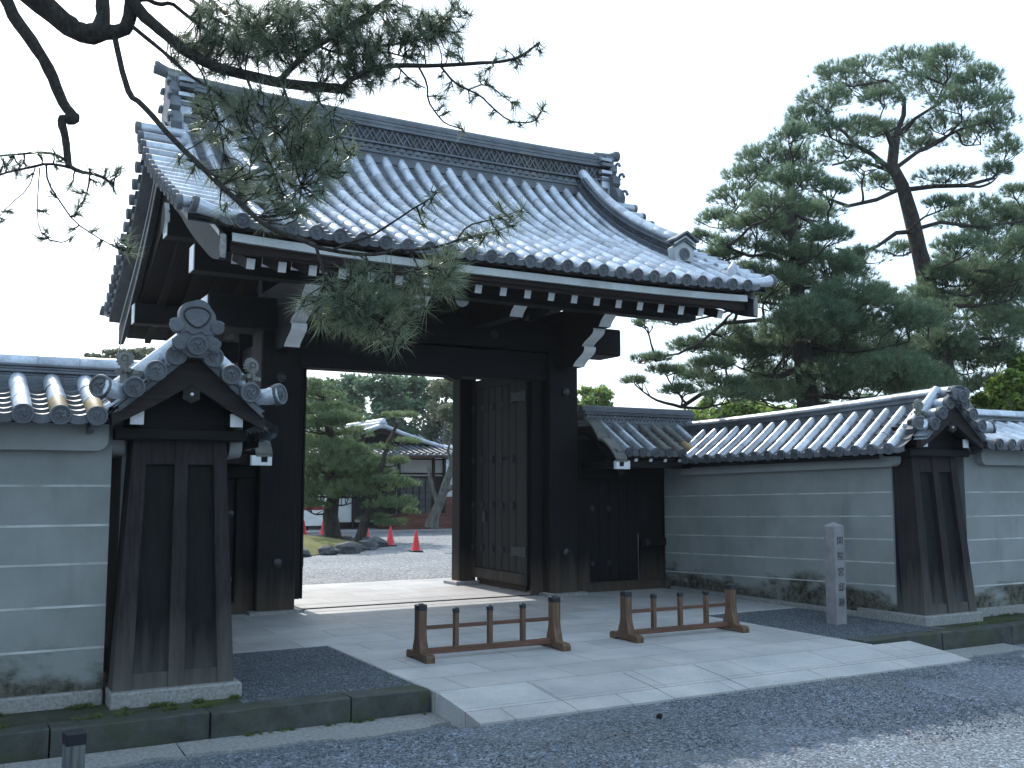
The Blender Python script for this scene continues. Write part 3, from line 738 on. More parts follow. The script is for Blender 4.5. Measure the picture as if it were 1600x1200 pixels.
# ================================================================== SIDE DOORWAYS (between the gate posts and the walls)
def side_gate(s_, label):
    """s_ = 1 right of the gate, -1 its mirror on the left"""
    X = lambda u: XC+.04+s_*u            # u metres from the gate's centre line
    T = thing('side_gate', (X(3.4), 12.9, 0), label, 'side gate', 'tiled side doorways beside the gate')
    sp = lambda d: 2.60-.62*d+.03*d*d
    F1 = lambda a, d, z: Vector((X(a), 12.78-d, z)); F2 = lambda a, d, z: Vector((X(a), 12.78+d, z))
    rnd = random.Random(7+s_); r = MB()
    for F, fr in ((F1, True), (F2, False)):
        for i in range(8):
            a = 2.78+i*.243; k = 3 if (fr and i in (5, 6)) else (4 if i in (4,) else 0)
            cover_tiles(r, F, a, .1, .86, sp, .068, .25, 4 if i in (3, 4, 5) else 0, 3 if i in (5, 6) else None, rnd)
            tomoe(r, F(a, .865, sp(.86)), F(0, 1, -.15)-F(0, 0, 0), .072, 2, fr)
            pan_tiles(r, F, a-.215, a-.03, .1, .85, sp, .13, .03)
        pan_tiles(r, F, 2.78+7*.243+.03, 2.78+8*.243-.03, .1, .85, sp, .13, .03)
    r.box(min(X(2.6), X(4.6)), max(X(2.6), X(4.6)), 12.78-.2, 12.78+.2, 2.44, 2.50, 1)
    rf = r.build('roof', ['tile', 'tile_pan', 'tile_end', 'tile_tan', 'tile_old'], T, ang=40)
    g = MB(); a0, a1 = X(2.5), X(4.62); xl, xr = min(a0, a1), max(a0, a1)
    for hw, z0, z1, mi in ((.18, 2.50, 2.55, 0), (.16, 2.555, 2.585, 0), (.10, 2.585, 2.68, 1), (.145, 2.68, 2.70, 0), (.13, 2.703, 2.723, 0), (.14, 2.726, 2.745, 0)):
        g.box(xl, xr, 12.78-hw, 12.78+hw, z0, z1, mi, .004)
    g.tube([(xl, 12.78, 2.755), (xr, 12.78, 2.755)], .075, 12, 0); tomoe(g, (X(4.625), 12.78, 2.755), (s_, 0, 0), .08, 0)
    for sd in (-1, 1): scales(g, (xl, 12.78+sd*.10, 2.588), (xr, 12.78+sd*.10, 2.588), (0, 0, 1), (0, sd, 0), .09, .07, 0, 2)
    g.build('ridge', ['ridge_clay', 'iron'], rf, ang=40)
    # scalloped barge board next to the gate post
    b = MB(); pts = []
    for i in range(29):
        t = i/28; d = .02+.92*t; z = sp(d)+.02+.075*abs(math.sin(t*math.pi*2.0))**.7-.12*t; pts.append((d, z))
    for F in (F1, F2):
        p = [F(2.56, d, z) for d, z in pts]; q = [F(2.56, d-.03, z-.19) for d, z in pts][::-1]
        b.prism(p+q, (s_*.075, 0, 0), 0)
        w_ = [F(2.50, d, z+.002) for d, z in pts]; w2 = [F(2.70, d, z+.002) for d, z in pts]; w3 = [v+Vector((0, 0, .035)) for v in w_]; w4 = [v+Vector((0, 0, .035)) for v in w2]
        b.strip(w_, w2, 1); b.strip(w3, w4, 1); b.strip(w_, w3, 1); b.strip(w2, w4, 1)
    b.build('barge_board', ['wood_y', 'tile_old'], T, ang=40)
    e = MB()
    for sd in (-1, 1):
        y = 12.78+sd*.72; e.box(X(2.5), X(4.35), y-.07, y+.07, 1.86, 1.99, 0, .008)
    e.box(X(2.505), X(2.75), 12.78-.93, 12.78-.86, 1.84, 1.96, 1, .004); e.box(X(2.52), X(2.73), 12.78-.87, 12.78, 1.85, 1.95, 0, .004)
    e.build('purlin', ['wood_x', 'white'], T)
    for i in range(7):
        a = 2.95+i*.27; rb = MB()
        for sd in (-1, 1):
            p0, p1 = Vector((X(a), 12.78, 2.32)), Vector((X(a), 12.78+sd*.80, 1.985)); L = (p1-p0).length
            rot = Matrix.Rotation(math.atan2(p1.z-p0.z, p1.y-p0.y), 3, 'X'); rb.obox((p0+p1)/2, (.055, L, .06), rot, 0, .003)
            t = (p1-p0).normalized(); rb.obox(p1+t*.003, (.054, .012, .06), rot, 1, .002)
        rb.build('rafter', ['wood_y', 'white'], T, smooth=False)
    d = MB()
    for sd in (-1, 1): d.strip([(X(2.5), 12.78+sd*q, 2.42-.42*q) for q in (0, .4, .84)], [(X(4.55), 12.78+sd*q, 2.42-.42*q) for q in (0, .4, .84)])
    d.box(X(2.6), X(4.5), 12.78-.84, 12.78-.80, 2.0, 2.055, 0, .004)
    d.build('soffit', 'wood_y', T, smooth=False)
    for a, wd in ((2.36, .32), (3.62, .12), (4.12, .12)):
        p = MB(); p.box(X(a), X(a+wd), 12.80, 12.95, .0, 2.3, 0, .01); p.build('post', 'wood_foot', T)
    h = MB(); h.box(X(2.45), X(4.3), 12.78, 12.97, 1.70, 1.88, 0, .01); h.box(X(2.45), X(4.3), 12.83, 12.93, 1.9, 2.3, 0, .004); h.build('lintel', 'wood_x', T)
    h = MB(); h.box(X(2.5), X(4.2), 12.78, 12.98, -.02, .14, 0, .012); h.build('sill', 'wood_foot', T)
    dl = MB(); dl.box(X(2.68), X(3.60), 12.86, 12.92, .14, 1.70, 0, .004)
    for k in range(5): dl.box(X(2.70+k*.18), X(2.70+(k+1)*.18-.008), 12.845, 12.86, .16, 1.68, 0, .003)
    dr = dl.build('door', 'wood', T)
    for z in (.42, 1.25):
        for k in (0, 1): 
            st = MB(); st.lathe([(.045, 0), (.04, .02), (0, .03)], (X(2.74+k*.3), 12.845, z), 12, 0, (0, -1, 0)); st.build('nail_cover', 'iron', dr)
    pn = MB(); pn.box(X(3.74), X(4.12), 12.87, 12.92, .14, 1.70, 0, .004); pn.box(X(3.62), X(4.24), 12.76, 12.86, .66, .78, 0, .01)
    pn.lathe([(.05, 0), (.045, .02), (0, .035)], (X(3.72), 12.76, .72), 12, 1, (0, -1, 0)); pn.build('side_panel', ['wood_foot', 'iron'], T)
    bt = MB(); bt.box(X(3.61), X(3.625), 12.855, 12.86, .15, .85, 0, .001); bt.build('gap_light_strip', 'bright', T)  # bright strip standing in for daylight through the gap at the door edge
    return T
side_gate(1, 'low tiled side doorway between the gate and the stone post wall')
side_gate(-1, 'low tiled side doorway half hidden behind the near gabled wall end')

# ================================================================== PLASTER WALLS
def wall_face(mb, p0, p1, out, lines0, lines1, z_top0, z_top1, zb0, zb1, th):
    """upright wall slab p0..p1 (xy), raised thin white lines; out = outward xy normal"""
    p0, p1, o = Vector((*p0, 0)), Vector((*p1, 0)), Vector((*out, 0))
    Z = Vector((0, 0, 1))
    q = [p0+Z*zb0, p1+Z*zb1, p1+Z*z_top1, p0+Z*z_top0]; mb.prism(q, -o*th, 0)
    for a, b in zip(lines0, lines1):
        h = .0085
        mb.prism([p0+o*.003+Z*(a-h), p1+o*.003+Z*(b-h), p1+o*.003+Z*(b+h), p0+o*.003+Z*(a+h)], -o*.01, 1)
def rounded_band(mb, p0, p1, out, zb0, zb1, zt0, zt1, th, rad, mi=0, r0=True, r1=True):
    p0, p1, o = Vector((*p0, 0)), Vector((*p1, 0)), Vector((*out, 0)); Z = Vector((0, 0, 1)); L = (p1-p0).length; t = (p1-p0)/L
    P = lambda s, z: p0+t*s+Z*z
    pts = [P(0, zt0)]
    if r0: pts += [P(rad*(1-math.sin(a)), zb0+rad*(1-math.cos(a))) for a in [math.pi/2*(1-k/6) for k in range(7)]]
    else: pts.append(P(0, zb0))
    if r1: pts += [P(L-rad*(1-math.sin(a)), zb1+rad*(1-math.cos(a))) for a in [math.pi/2*k/6 for k in range(7)]]
    else: pts.append(P(L, zb1))
    pts.append(P(L, zt1)); mb.prism(pts, o*th, mi)

def corner_post(T, x0, x1, t0, t1, yb, zb=.1, zt=1.95):
    """battered panelled timber end of a wall: x0..x1 at foot, t0..t1 at top"""
    yt = yb+.13
    def P(f, h, e=0):
        z = zb+(zt-zb)*h; xa = x0+(t0-x0)*h; xb = x1+(t1-x1)*h; return Vector((xa+(xb-xa)*f, yb+(yt-yb)*h+e, z))
    c = MB(); c.prism([P(.02, 0, .05), P(.98, 0, .05), P(.98, 1, .05), P(.02, 1, .05)], (0, .36, 0), 0)
    body = c.build('corner_panel', 'wood_panel', T)
    for f0, f1 in ((0, .15), (.445, .58), (.86, 1)):
        s = MB(); s.prism([P(f0, 0), P(f1, 0), P(f1, 1), P(f0, 1)], (0, .30 if f0 != .445 else .06, 0), 0); s.build('corner_stile', 'wood_corner', T)
    for f0, f1 in ((.15, .445), (.58, .86)):
        s = MB(); s.prism([P(f0, 0, .012), P(f1, 0, .012), P(f1, .062, .012), P(f0, .062, .012)], (0, .05, 0), 0)
        s.prism([P(f0, .90, .012), P(f1, .90, .012), P(f1, 1, .012), P(f0, 1, .012)], (0, .05, 0), 0); s.build('corner_rail', 'wood_corner', T)
    h = MB(); h.box(t0-.14, t1+.14, yt-.10, yt+.30, zt, zt+.09, 0, .01)
    h.box(t0-.05, t1+.05, yt-.04, yt+.30, zt+.09, zt+.36, 0, .005); h.build('corner_head_beam', 'wood_x', T)

def return_wall(xa, inner, col, far_y, label, lines_far, lines_near, fine=True, dome_h=1.0):
    """wall running back from the street to the gate, with a gabled end; inner = -1 when its gate side faces -X"""
    T = thing('plaster_wall', (xa, 8.0, 0), label, 'plaster wall')
    x0, x1, t0, t1 = col
    zl = lambda y: max(0, min(1, (far_y-y)/(far_y-7.9)))**1.4
    pr = lambda d: 2.50-.80*d+.10*d*d
    lift = lambda a, d: zl(a)*(.15-.10*min(1, d/.7))
    Fi = lambda a, d, z: Vector((xa+inner*d, a, z+lift(a, d))); Fo = lambda a, d, z: Vector((xa-inner*d, a, z+lift(a, d)))
    w = MB(); xi = xa+inner*.40
    wall_face(w, (xi, far_y+.49), (xi, 8.36), (inner, 0), lines_far, lines_near, 2.1, 2.1, -.05, .05, .80)
    w.build('wall', ['plaster', 'plaster_line'], T, smooth=False)
    b = MB(); rounded_band(b, (xi, far_y), (xi, 8.20), (inner, 0), 1.76, 1.83, 2.1, 2.1, .10, .09); rounded_band(b, (xa-inner*.40, far_y), (xa-inner*.40, 8.20), (-inner, 0), 1.76, 1.83, 2.1, 2.1, .10, .09)
    b.build('eave_band', 'plaster_band', T, ang=30)
    p = MB(); e = xa-.0
    p.box(min(x0, xa-.45)-.02, max(x1, xa+.45)+.02, 7.88, 8.9, -.16, .10, 0, .012); p.box(xa-.46, xa+.46, 8.905, far_y+.3, -.1, .05, 0, .012)
    p.build('plinth', 'granite', T)
    corner_post(T, x0, x1, t0, t1, 7.95)
    # roof
    rnd = random.Random(int(xa*10)); r = MB(); n = int((far_y-7.95)/.25)
    for F, fr in ((Fi, fine), (Fo, False)):
        for i in range(n):
            a = 8.12+i*.25
            cover_tiles(r, F, a, .08, .70, pr, .066, .23, 0, None, rnd)
            o = F(0, 1, 0)-F(0, 0, 0); tomoe(r, F(a, .705, pr(.70)), (o.x, 0, -.2), .07, 2, fr and i < 9)
            pan_tiles(r, F, a+.03, a+.22, .08, .69, pr, .13, .03)
        pan_tiles(r, F, 7.9, 8.09, .08, .69, pr, .13, .03)
        # verge tiles across the gable front
        for k, d in enumerate((.135, .275, .425)):
            z = pr(d)+.05; p0 = F(8.10, d, z); p1 = F(7.70, d, z)
            r.tube([p0, p1], [.058, .066], 14, 0); tomoe(r, p1-Vector((0, .0, 0)), (0, -1, -.05), .078, 2, True, 22)
            r.add([F(7.72, d+q, pr(d+q)+h) for h in (-.05, .0) for q in (-.08, 0, .08, .10)], [(i, i+1, i+5, i+4) for i in range(3)], 2)
            for h in (-.03, .01): r.strip([F(7.715, d+q, pr(d+q)+h) for q in (.02, .07, .12)], [F(7.9, d+q, pr(d+q)+h) for q in (.02, .07, .12)], 0)
        pts = [F(7.86, .40, pr(.40)+.03), F(7.80, .49, pr(.49)+.08), F(7.75, .57, pr(.57)+.15), F(7.71, .65, pr(.65)+.235)]
        r.tube(pts, [.055, .058, .066, .082], 14, 0); dv = (pts[-1]-pts[-2]).normalized(); tomoe(r, pts[-1]+dv*.005, dv+Vector((0, -.7, 0)), .085, 2, True, 22)
        # long capping tile down the verge
        path = [F(7.93, d, pr(d)+.135) for d in (.04, .2, .36, .50)]
        r.tube(path, [.06, .06, .062, .066], 12, 0); tomoe(r, path[-1]+Vector((0, 0, -.01)), (path[-1]-path[-2]), .07, 2, True)
        path_box(r, lambda a, d, z: F(a, d, z), 7.93, .05, .04, .52, pr, .04, .10, 6, 2)
    roof = r.build('roof', ['tile', 'tile_pan', 'tile_end'], T, ang=40)
    rd = MB(); m = 14
    def lay(hw, h0, h1):
        vs = []
        for i in range(m+1):
            y = 7.86+(far_y-7.5)*i/m; z = pr(.1)+lift(y, 0)
            vs += [(xa-hw, y, z+h0), (xa+hw, y, z+h0), (xa+hw, y, z+h1), (xa-hw, y, z+h1)]
        rd.add(vs, [(i*4+j, i*4+(j+1) % 4, (i+1)*4+(j+1) % 4, (i+1)*4+j) for i in range(m) for j in range(4)]+[(0, 1, 2, 3), (m*4, m*4+1, m*4+2, m*4+3)])
    lay(.14, -.06, .03); lay(.125, .034, .055); lay(.14, .06, .08); lay(.12, .084, .104); lay(.13, .108, .128)
    for i in range(18):
        ya, yb = 7.78+(far_y-7.42)*i/18, 7.78+(far_y-7.42)*(i+1)/18
        rd.tube([(xa, ya, pr(.1)+lift(ya, 0)+.14), (xa, yb-.004, pr(.1)+lift(yb, 0)+.14)], [.070, .075], 12, 1)
    rd.build('ridge', ['ridge_clay', 'tile'], roof, ang=40)
    # ridge end tile with cloud scrolls and crest roundel
    o = MB(); y = 7.66; zc = pr(.0)+.15
    def O(u, v, e=0): return Vector((xa+u*(.75 if dome_h < 1 else 1), y+e, zc+(v*dome_h if v > 0 else v)))
    dome = []
    for k in range(25):
        a = math.pi*k/24; rr = .125+.012*abs(math.sin(a*2.5+math.pi/2)); dome.append((rr*math.cos(a)*1.02, .21+rr*math.sin(a)*1.05))
    out = dome+[(-.165, .18), (-.185, .14), (-.16, .105), (-.125, .09), (-.14, .05), (-.175, .0), (-.17, -.045), (-.10, -.05), (-.05, -.09), (.05, -.09), (.10, -.05), (.17, -.045), (.175, .0), (.14, .05), (.125, .09), (.16, .105), (.185, .14), (.165, .18)]
    o.prism([O(u, v) for u, v in out], (0, .09, 0), 0)
    tb = [O(.088*math.cos(a)*(1+.1*math.cos(2*a)), .215+.078*math.sin(a)+(.02*math.cos(a)**2), -.003) for a in [math.pi*2*k/26-.9 for k in range(27)]]
    o.tube(tb, .008, 6, 1)
    for sx in (-1, 1):
        for (cu, cv, rr, tw) in ((.15, .145, .05, 1), (.118, .015, .055, -1)):
            sp_ = [O(sx*(cu+rr*(1-.85*t)*math.cos(tw*6.5*t+.5)), cv+rr*(1-.85*t)*math.sin(tw*6.5*t+.5), -.008) for t in [i/20 for i in range(21)]]
            o.tube(sp_, [.013*(1-.5*i/20) for i in range(21)], 6, 0)
            o.lathe([(rr*1.05, 0), (rr*1.0, .02), (rr*.4, .026), (0, .02)], O(sx*cu, cv, 0), 18, 0, (0, -1, 0))
    o.tube([O(u, .10+.012*math.sin(u*60), -.004) for u in [-.12+.24*i/16 for i in range(17)]], .010, 6, 0)
    tomoe(o, O(0, -.005, -.03), (0, -1, 0), .075, 0, True, 24)
    o.tube([O(0, -.005, -.03), O(0, -.005, .2)], .072, 16, 0)
    o.build('ridge_end_tile', ['tile_end', 'iron'], roof, ang=35)
    # flower stops at the foot of each verge
    for sx in (-1, 1):
        f = MB(); c = Vector((xa+sx*.475, 7.86, pr(.45)+.385))
        for k in range(7):
            a = math.pi*2*k/7; f.prism([c+Vector((sx*-.03, 0, -.14))+Vector((.075*math.cos(a+q)*rr, .05*math.sin(a+q)*rr, .02+.015*(k % 2))) for q, rr in ((-.3, .3), (-.35, 1), (0, 1.35), (.35, 1), (.3, .3))], (0, 0, .03), 0)
        f.tube([c+Vector((-sx*.02, .02, -.27)), c+Vector((0, .01, -.02))], [.05, .03], 8, 0)
        ax = Vector((sx*.35, -1, .12)).normalized(); u = ax.cross(Vector((0, 0, 1))).normalized(); v = u.cross(ax)
        ring = []
        for k in range(32):
            a = math.pi*2*k/32; rr = .062*(1+.09*math.cos(16*a/1.0)); ring.append(c+(u*math.cos(a)+v*math.sin(a))*rr)
        f.prism(ring, -ax*.03, 0); f.lathe([(.05, 0), (.03, .012), (.022, .004), (.016, .014), (0, .016)], c, 16, 0, ax)
        f.build('flower_ornament', 'tile_old', roof, ang=35)
    # gable: curved barge boards, pendant, purlin ends
    g = MB()
    for sx in (-1, 1):
        F = Fi if sx == inner else Fo
        D = [.56*i/12 for i in range(13)]
        tp = [F(7.78, d, pr(d)-.035) for d in D]; bt = [Vector((F(7.78, d, 0).x, 7.78, 2.365-.68*d+.16*d*d)) for d in D]
        g.prism(tp+bt[::-1], (0, .06, 0), 0)
    g.build('barge_board', 'wood_barge', T, ang=30)
    hx = MB(); c = Vector((xa, 7.775, pr(0)+.15-.36)); pts = [c+Vector((.075*math.cos(a)*(1 if k % 2 else .8), 0, .07*math.sin(a)*(1 if k % 2 else .8))) for k, a in enumerate([math.pi*2*i/12 for i in range(12)])]
    hx.prism(pts, (0, .04, 0), 0); hx.lathe([(.018, 0), (.012, .012), (0, .014)], c, 8, 1, (0, -1, 0)); hx.build('gable_pendant', ['wood_barge', 'bright'], T)
    for sx in (-1, 1):
        pu = MB(); ux = xa+sx*.37; pu.box(ux-.05, ux+.05, 7.89, 8.4, 2.055, 2.16, 0, .004); pu.box(ux-.049, ux+.049, 7.878, 7.889, 2.056, 2.159, 1, .003); pu.build('purlin', ['wood_y', 'white'], T)
    so = MB()
    for F in (Fi, Fo):
        so.strip([F(7.86, d, pr(d)-.10) for d in (0, .3, .53)], [F(far_y+.2, d, pr(d)-.10) for d in (0, .35, .72)]); so.strip([F(8.3, .66, pr(.7)-.03), F(far_y, .66, pr(.7)-.03)], [F(8.3, .66, pr(.7)-.12), F(far_y, .66, pr(.7)-.12)])
    so.build('soffit', 'wood_y', T, smooth=False)
    return T
M['wood_barge'] = mat_wood('brown_barge_timber', (.022, .019, .018), 0, .75)
return_wall(1.56, 1, (1.10, 1.98, 1.20, 1.90), 12.3, 'plaster wall end in dark timber panels under a small scrolled gable at left', (1.43, 1.11, .83, .55, .26), (1.52, 1.23, .95, .67, .40))
return_wall(10.33, -1, (9.935, 10.86, 9.96, 10.76), 12.3, 'grey plaster wall behind the stone post running from gate to street', (1.43, 1.11, .83, .55, .26), (1.525, 1.235, .955, .675, .405), True, .38)

def street_wall(x0, x1, yf, label, lines, bandend):
    T = thing('plaster_wall', ((x0+x1)/2, yf, 0), label, 'plaster wall')
    yr = yf+.62
    w = MB(); wall_face(w, (x0, yf), (x1, yf), (0, -1), lines, lines, 2.1, 2.1, .0, .0, 1.24); w.build('wall', ['plaster', 'plaster_line'], T, smooth=False)
    b = MB(); rounded_band(b, (bandend[0], yf), (bandend[1], yf), (0, -1), 1.86, 1.86, 2.1, 2.1, .11, .09, 0); b.build('eave_band', 'plaster_band', T, ang=30)
    p = MB(); p.box(x0, x1, yf-.05, yf+1.3, -.16, .095, 0, .012); p.build('plinth', 'granite', T)
    pr = lambda d: 2.47-.40*d+.035*d*d
    F1 = lambda a, d, z: Vector((a, yr-d, z)); F2 = lambda a, d, z: Vector((a, yr+d, z))
    rnd = random.Random(int(x0*7)); r = MB(); n = int((x1-x0)/.243)
    sd = 1 if x0 < 5 else -1; xs = x1-.16 if sd > 0 else x0+.16
    for F, fr in ((F1, True), (F2, False)):
        for i in range(n):
            a = xs-sd*i*.243
            cover_tiles(r, F, a, .1, 1.0, pr, .068, .26, 0, 3 if (fr and rnd.random() < .75 and x0 < 5) else None, rnd)
            tomoe(r, F(a, 1.005, pr(1.0)), F(0, 1, -.1)-F(0, 0, 0), .074, 2, fr and i < 8)
            pan_tiles(r, F, a-.215, a-.03, .1, .99, pr, .13, .035)
    roof = r.build('roof', ['tile', 'tile_pan', 'tile_end', 'tile_tan'], T, ang=40)
    g = MB(); xr0, xr1 = (x0, x1+.42) if x0 < 5 else (x0-.5, x1)
    for hw, z0, z1 in ((.16, 2.36, 2.455), (.135, 2.458, 2.48), (.155, 2.484, 2.506), (.13, 2.510, 2.53), (.14, 2.534, 2.554)): g.box(xr0, xr1, yr-hw, yr+hw, z0, z1, 0, .005)
    k = int((xr1-xr0)/.3)
    for i in range(k): g.tube([(xr0+(xr1-xr0)*i/k, yr, 2.575), (xr0+(xr1-xr0)*(i+1)/k-.004, yr, 2.575)], [.07, .074], 12, 1)
    g.build('ridge', ['ridge_clay', 'tile'], roof, ang=40)
    s = MB(); s.strip([(x0, yr-.98, 2.045), (x0, yr-.6, 2.1)], [(x1, yr-.98, 2.045), (x1, yr-.6, 2.1)]); s.strip([(x0, yr-.98, 2.045), (x0, yr-.98, 2.09)], [(x1, yr-.98, 2.045), (x1, yr-.98, 2.09)]); s.build('soffit', 'wood_x', T, smooth=False)
    return T
street_wall(-9, 1.06, 8.16, 'grey plaster street wall with thin white lines at the left edge', (1.60, 1.305, 1.02, .71, .40), (-9, 1.02))
street_wall(11.02, 34, 8.16, 'grey plaster street wall past the right corner post at the right edge', (1.52, 1.22, .93, .65, .36), (11.22, 34))

# ================================================================== SMALLER THINGS
# low timber barriers
BT = thing('low_barrier', (4.585, 8.64, 0), 'low brown timber barrier with black capped posts, nearer the left gravel bed', 'barrier', 'low timber barriers on the paving')
def make_barrier(T):
    o = Vector(T.location)
    for sx in (-1, 1):
        x = sx*.72; p = MB()
        prof = [(-.045, .455), (.045, .455), (.045, .25), (.055, .19), (.078, .13), (.095, .068), (-.095, .068), (-.078, .13), (-.055, .19), (-.045, .25)]
        p.prism([o+Vector((x-.042, y, z)) for y, z in prof], (.084, 0, 0), 0); ep = p.build('end_post', 'wood_barr_z', T)
        c = MB(); c.obox(o+Vector((x, 0, .475)), (.092, .098, .055), None, 0, .006); c.obox(o+Vector((x, 0, .506)), (.08, .085, .012), None, 0, .004, .5); c.build('cap', 'black_cap', ep)
        f = MB(); fp = [(-.24, 0), (-.15, 0), (-.13, .018), (.13, .018), (.15, 0), (.24, 0), (.24, .045), (.225, .066), (.2, .072), (-.2, .072), (-.225, .066), (-.24, .045)]
        f.prism([o+Vector((x-.043, y, z)) for y, z in fp], (.086, 0, 0), 0); f.build('foot', 'wood_barr_z', ep)
    for k in (-1, 0, 1):
        b = MB(); b.obox(o+Vector((k*.36, 0, .25)), (.046, .05, .32), None, 0, .004); bo = b.build('baluster', 'wood_barr_z', T)
        c = MB(); c.obox(o+Vector((k*.36, 0, .428)), (.052, .056, .042), None, 0, .004); c.obox(o+Vector((k*.36, 0, .452)), (.044, .048, .01), None, 0, .003, .5); c.build('cap', 'black_cap', bo)
    r = MB(); r.obox(o+Vector((0, 0, .288)), (1.37, .026, .036), None, 0, .003); r.build('rail', 'wood_barr_x', T)
    r = MB(); r.obox(o+Vector((0, 0, .072)), (1.37, .044, .056), None, 0, .004); r.build('rail', 'wood_barr_x', T)
make_barrier(BT); BT.rotation_euler[2] = R(-1)
b2 = copy_tree(BT); b2.location = (6.945, 8.70, 0); b2.rotation_euler[2] = R(.5)
tag(b2, 'low brown timber barrier with black capped posts, nearer the stone post')

# inscribed stone post
SPx, SPy = 9.17, 8.58
SPT = thing('stone_post', (SPx, SPy, 0), 'square grey stone post carved with dark characters beside the wall', 'stone post')
mb = MB(); h = .084
mb.obox((SPx, SPy, .55), (.168, .168, 1.16), None, 0, .007); v = [Vector((SPx+a*.078, SPy+b*.078, 1.128)) for a, b in ((-1, -1), (1, -1), (1, 1), (-1, 1))]
mb.add(v+[Vector((SPx, SPy, 1.175))], [(0, 1, 4), (1, 2, 4), (2, 3, 4), (3, 0, 4)]); mb.build('shaft', 'stone_post', SPT, smooth=False)
for ch, z in zip('閑院宮邸跡', (.95, .77, .59, .41, .235)):
    cu = bpy.data.curves.new('character', 'FONT'); cu.body = ch; cu.size = .105; cu.align_x = 'CENTER'; cu.align_y = 'CENTER'; cu.extrude = .002
    to = bpy.data.objects.new('character', cu); COL.objects.link(to)
    bpy.context.view_layer.update(); dg = bpy.context.evaluated_depsgraph_get()
    me = bpy.data.meshes.new_from_object(to.evaluated_get(dg)); bpy.data.objects.remove(to)
    me.transform(Matrix.Translation((.004, -.0855, z)) @ Matrix.Rotation(R(90), 4, 'X')); me.materials.clear(); me.materials.append(M['ink'])
    o = bpy.data.objects.new('character', me); COL.objects.link(o); o.parent = SPT

# short marker post by the kerb
BO = thing('marker_post', (.70, 6.48, -.12), 'short pale square post with a black top by the kerb', 'post')
mb = MB(); mb.obox((.70, 6.48, -.02), (.105, .105, .26), rotz(.12), 0, .005); mb.build('shaft', 'wood_grey', BO)
mb = MB(); mb.obox((.70, 6.48, .138), (.112, .112, .07), rotz(.12), 0, .005); mb.build('cap', 'black_cap', BO)
# pine cone lying on the road
mb = MB(); mb.lathe([(0, -.024), (.012, -.02), (.02, -.007), (.021, .007), (.013, .022), (0, .027)], (4.62, 6.05, -.083), 9, 0, (.8, .3, .4))
for i in range(40):
    a = i*2.4; t = i/40; r_ = .019*math.sin(.4+2.4*t)
    c = Vector((4.62, 6.05, -.083))+Vector((.8, .3, .4)).normalized()*(t*.048-.024)
    u = Vector((.8, .3, .4)).normalized().cross(Vector((0, 0, 1))).normalized(); v_ = u.cross(Vector((.8, .3, .4)).normalized())
    p = c+(u*math.cos(a)+v_*math.sin(a))*r_; mb.obox(p, (.009, .009, .005), None, 0, .002)
tag(mb.build('pine_cone', 'wood_red', loc=(4.62, 6.05, -.1)), 'small dark pine cone lying on the road gravel', 'pine cone')

# red cones in the court
def cone(x, y, z, label):
    T = thing('traffic_cone', (x, y, z), label, 'traffic cone', 'red cones along the garden mound')
    m = MB(); m.lathe([(.125, .025), (.115, .035), (.024, .5), (.016, .515), (0, .517)], (x, y, z), 18, 0); m.build('cone', 'red', T)
    m = MB(); m.obox((x, y, z+.013), (.28, .28, .026), None, 0, .008); m.build('base', 'iron', T); return T
cone(10.02, 22.75, 0, 'red traffic cone standing rightmost, clear of the rocks on open gravel')
cone(10.35, 25.2, .0, 'red traffic cone under the low right branch of the garden pine')
cone(11.2, 29.2, .0, 'red traffic cone right behind the leaning pine trunk')
cone(10.6, 31.5, .0, 'small red traffic cone left of the thicker pine trunk')
cone(9.47, 30.0, .03, 'red traffic cone cut off by the left gate post')

# garden mound with edging rocks
mb = MB(); cx, cy, rx, ry = 5.4, 27.4, 5.0, 5.2; nr, na = 12, 56
for i in range(nr+1):
    for j in range(na):
        a = 2*math.pi*j/na; t = i/nr; mb.v.append((cx+rx*t*math.cos(a), cy+ry*t*math.sin(a), -.02+.42*(1-t*t)**.8+.03*math.sin(3*a+5*t)))
mb.f = [(i*na+j, i*na+(j+1) % na, (i+1)*na+(j+1) % na, (i+1)*na+j) for i in range(nr) for j in range(na)]; mb.m = [0]*len(mb.f)
tag(mb.build('garden_mound', 'lawn'), kind='structure')
rnd = random.Random(11)
for k in range(26):
    a = R(-122+k*7.4); x, y = cx+(rx+.05)*math.cos(a), cy+(ry+.05)*math.sin(a); s = rnd.uniform(.13, .27)*(1 if a < R(-15) else .7)
    bm = bmesh.new(); bmesh.ops.create_icosphere(bm, subdivisions=2, radius=1)
    ph = [rnd.uniform(0, 6) for _ in range(6)]
    for v in bm.verts:
        q = v.co; f = 1+.22*math.sin(2.3*q.x+ph[0])*math.sin(2.1*q.y+ph[1])+.16*math.sin(4*q.z+ph[2]+2*q.x)+rnd.uniform(-.07, .07); v.co = Vector((q.x*f*1.25, q.y*f, q.z*f*.62))
    me = bpy.data.meshes.new('edging_rock'); bm.to_mesh(me); bm.free(); me.materials.append(M['dark_stone'])
    o = bpy.data.objects.new('edging_rock', me); COL.objects.link(o); o.location = (x+rnd.uniform(-.1, .1), y+rnd.uniform(-.1, .1), s*.32); o.scale = (s, s, s); o.rotation_euler = (rnd.uniform(-.2, .2), rnd.uniform(-.2, .2), rnd.uniform(0, 6))
    tag(o, 'dark rough rock edging the grassy garden mound', 'rock', 'dark rocks edging the garden mound')
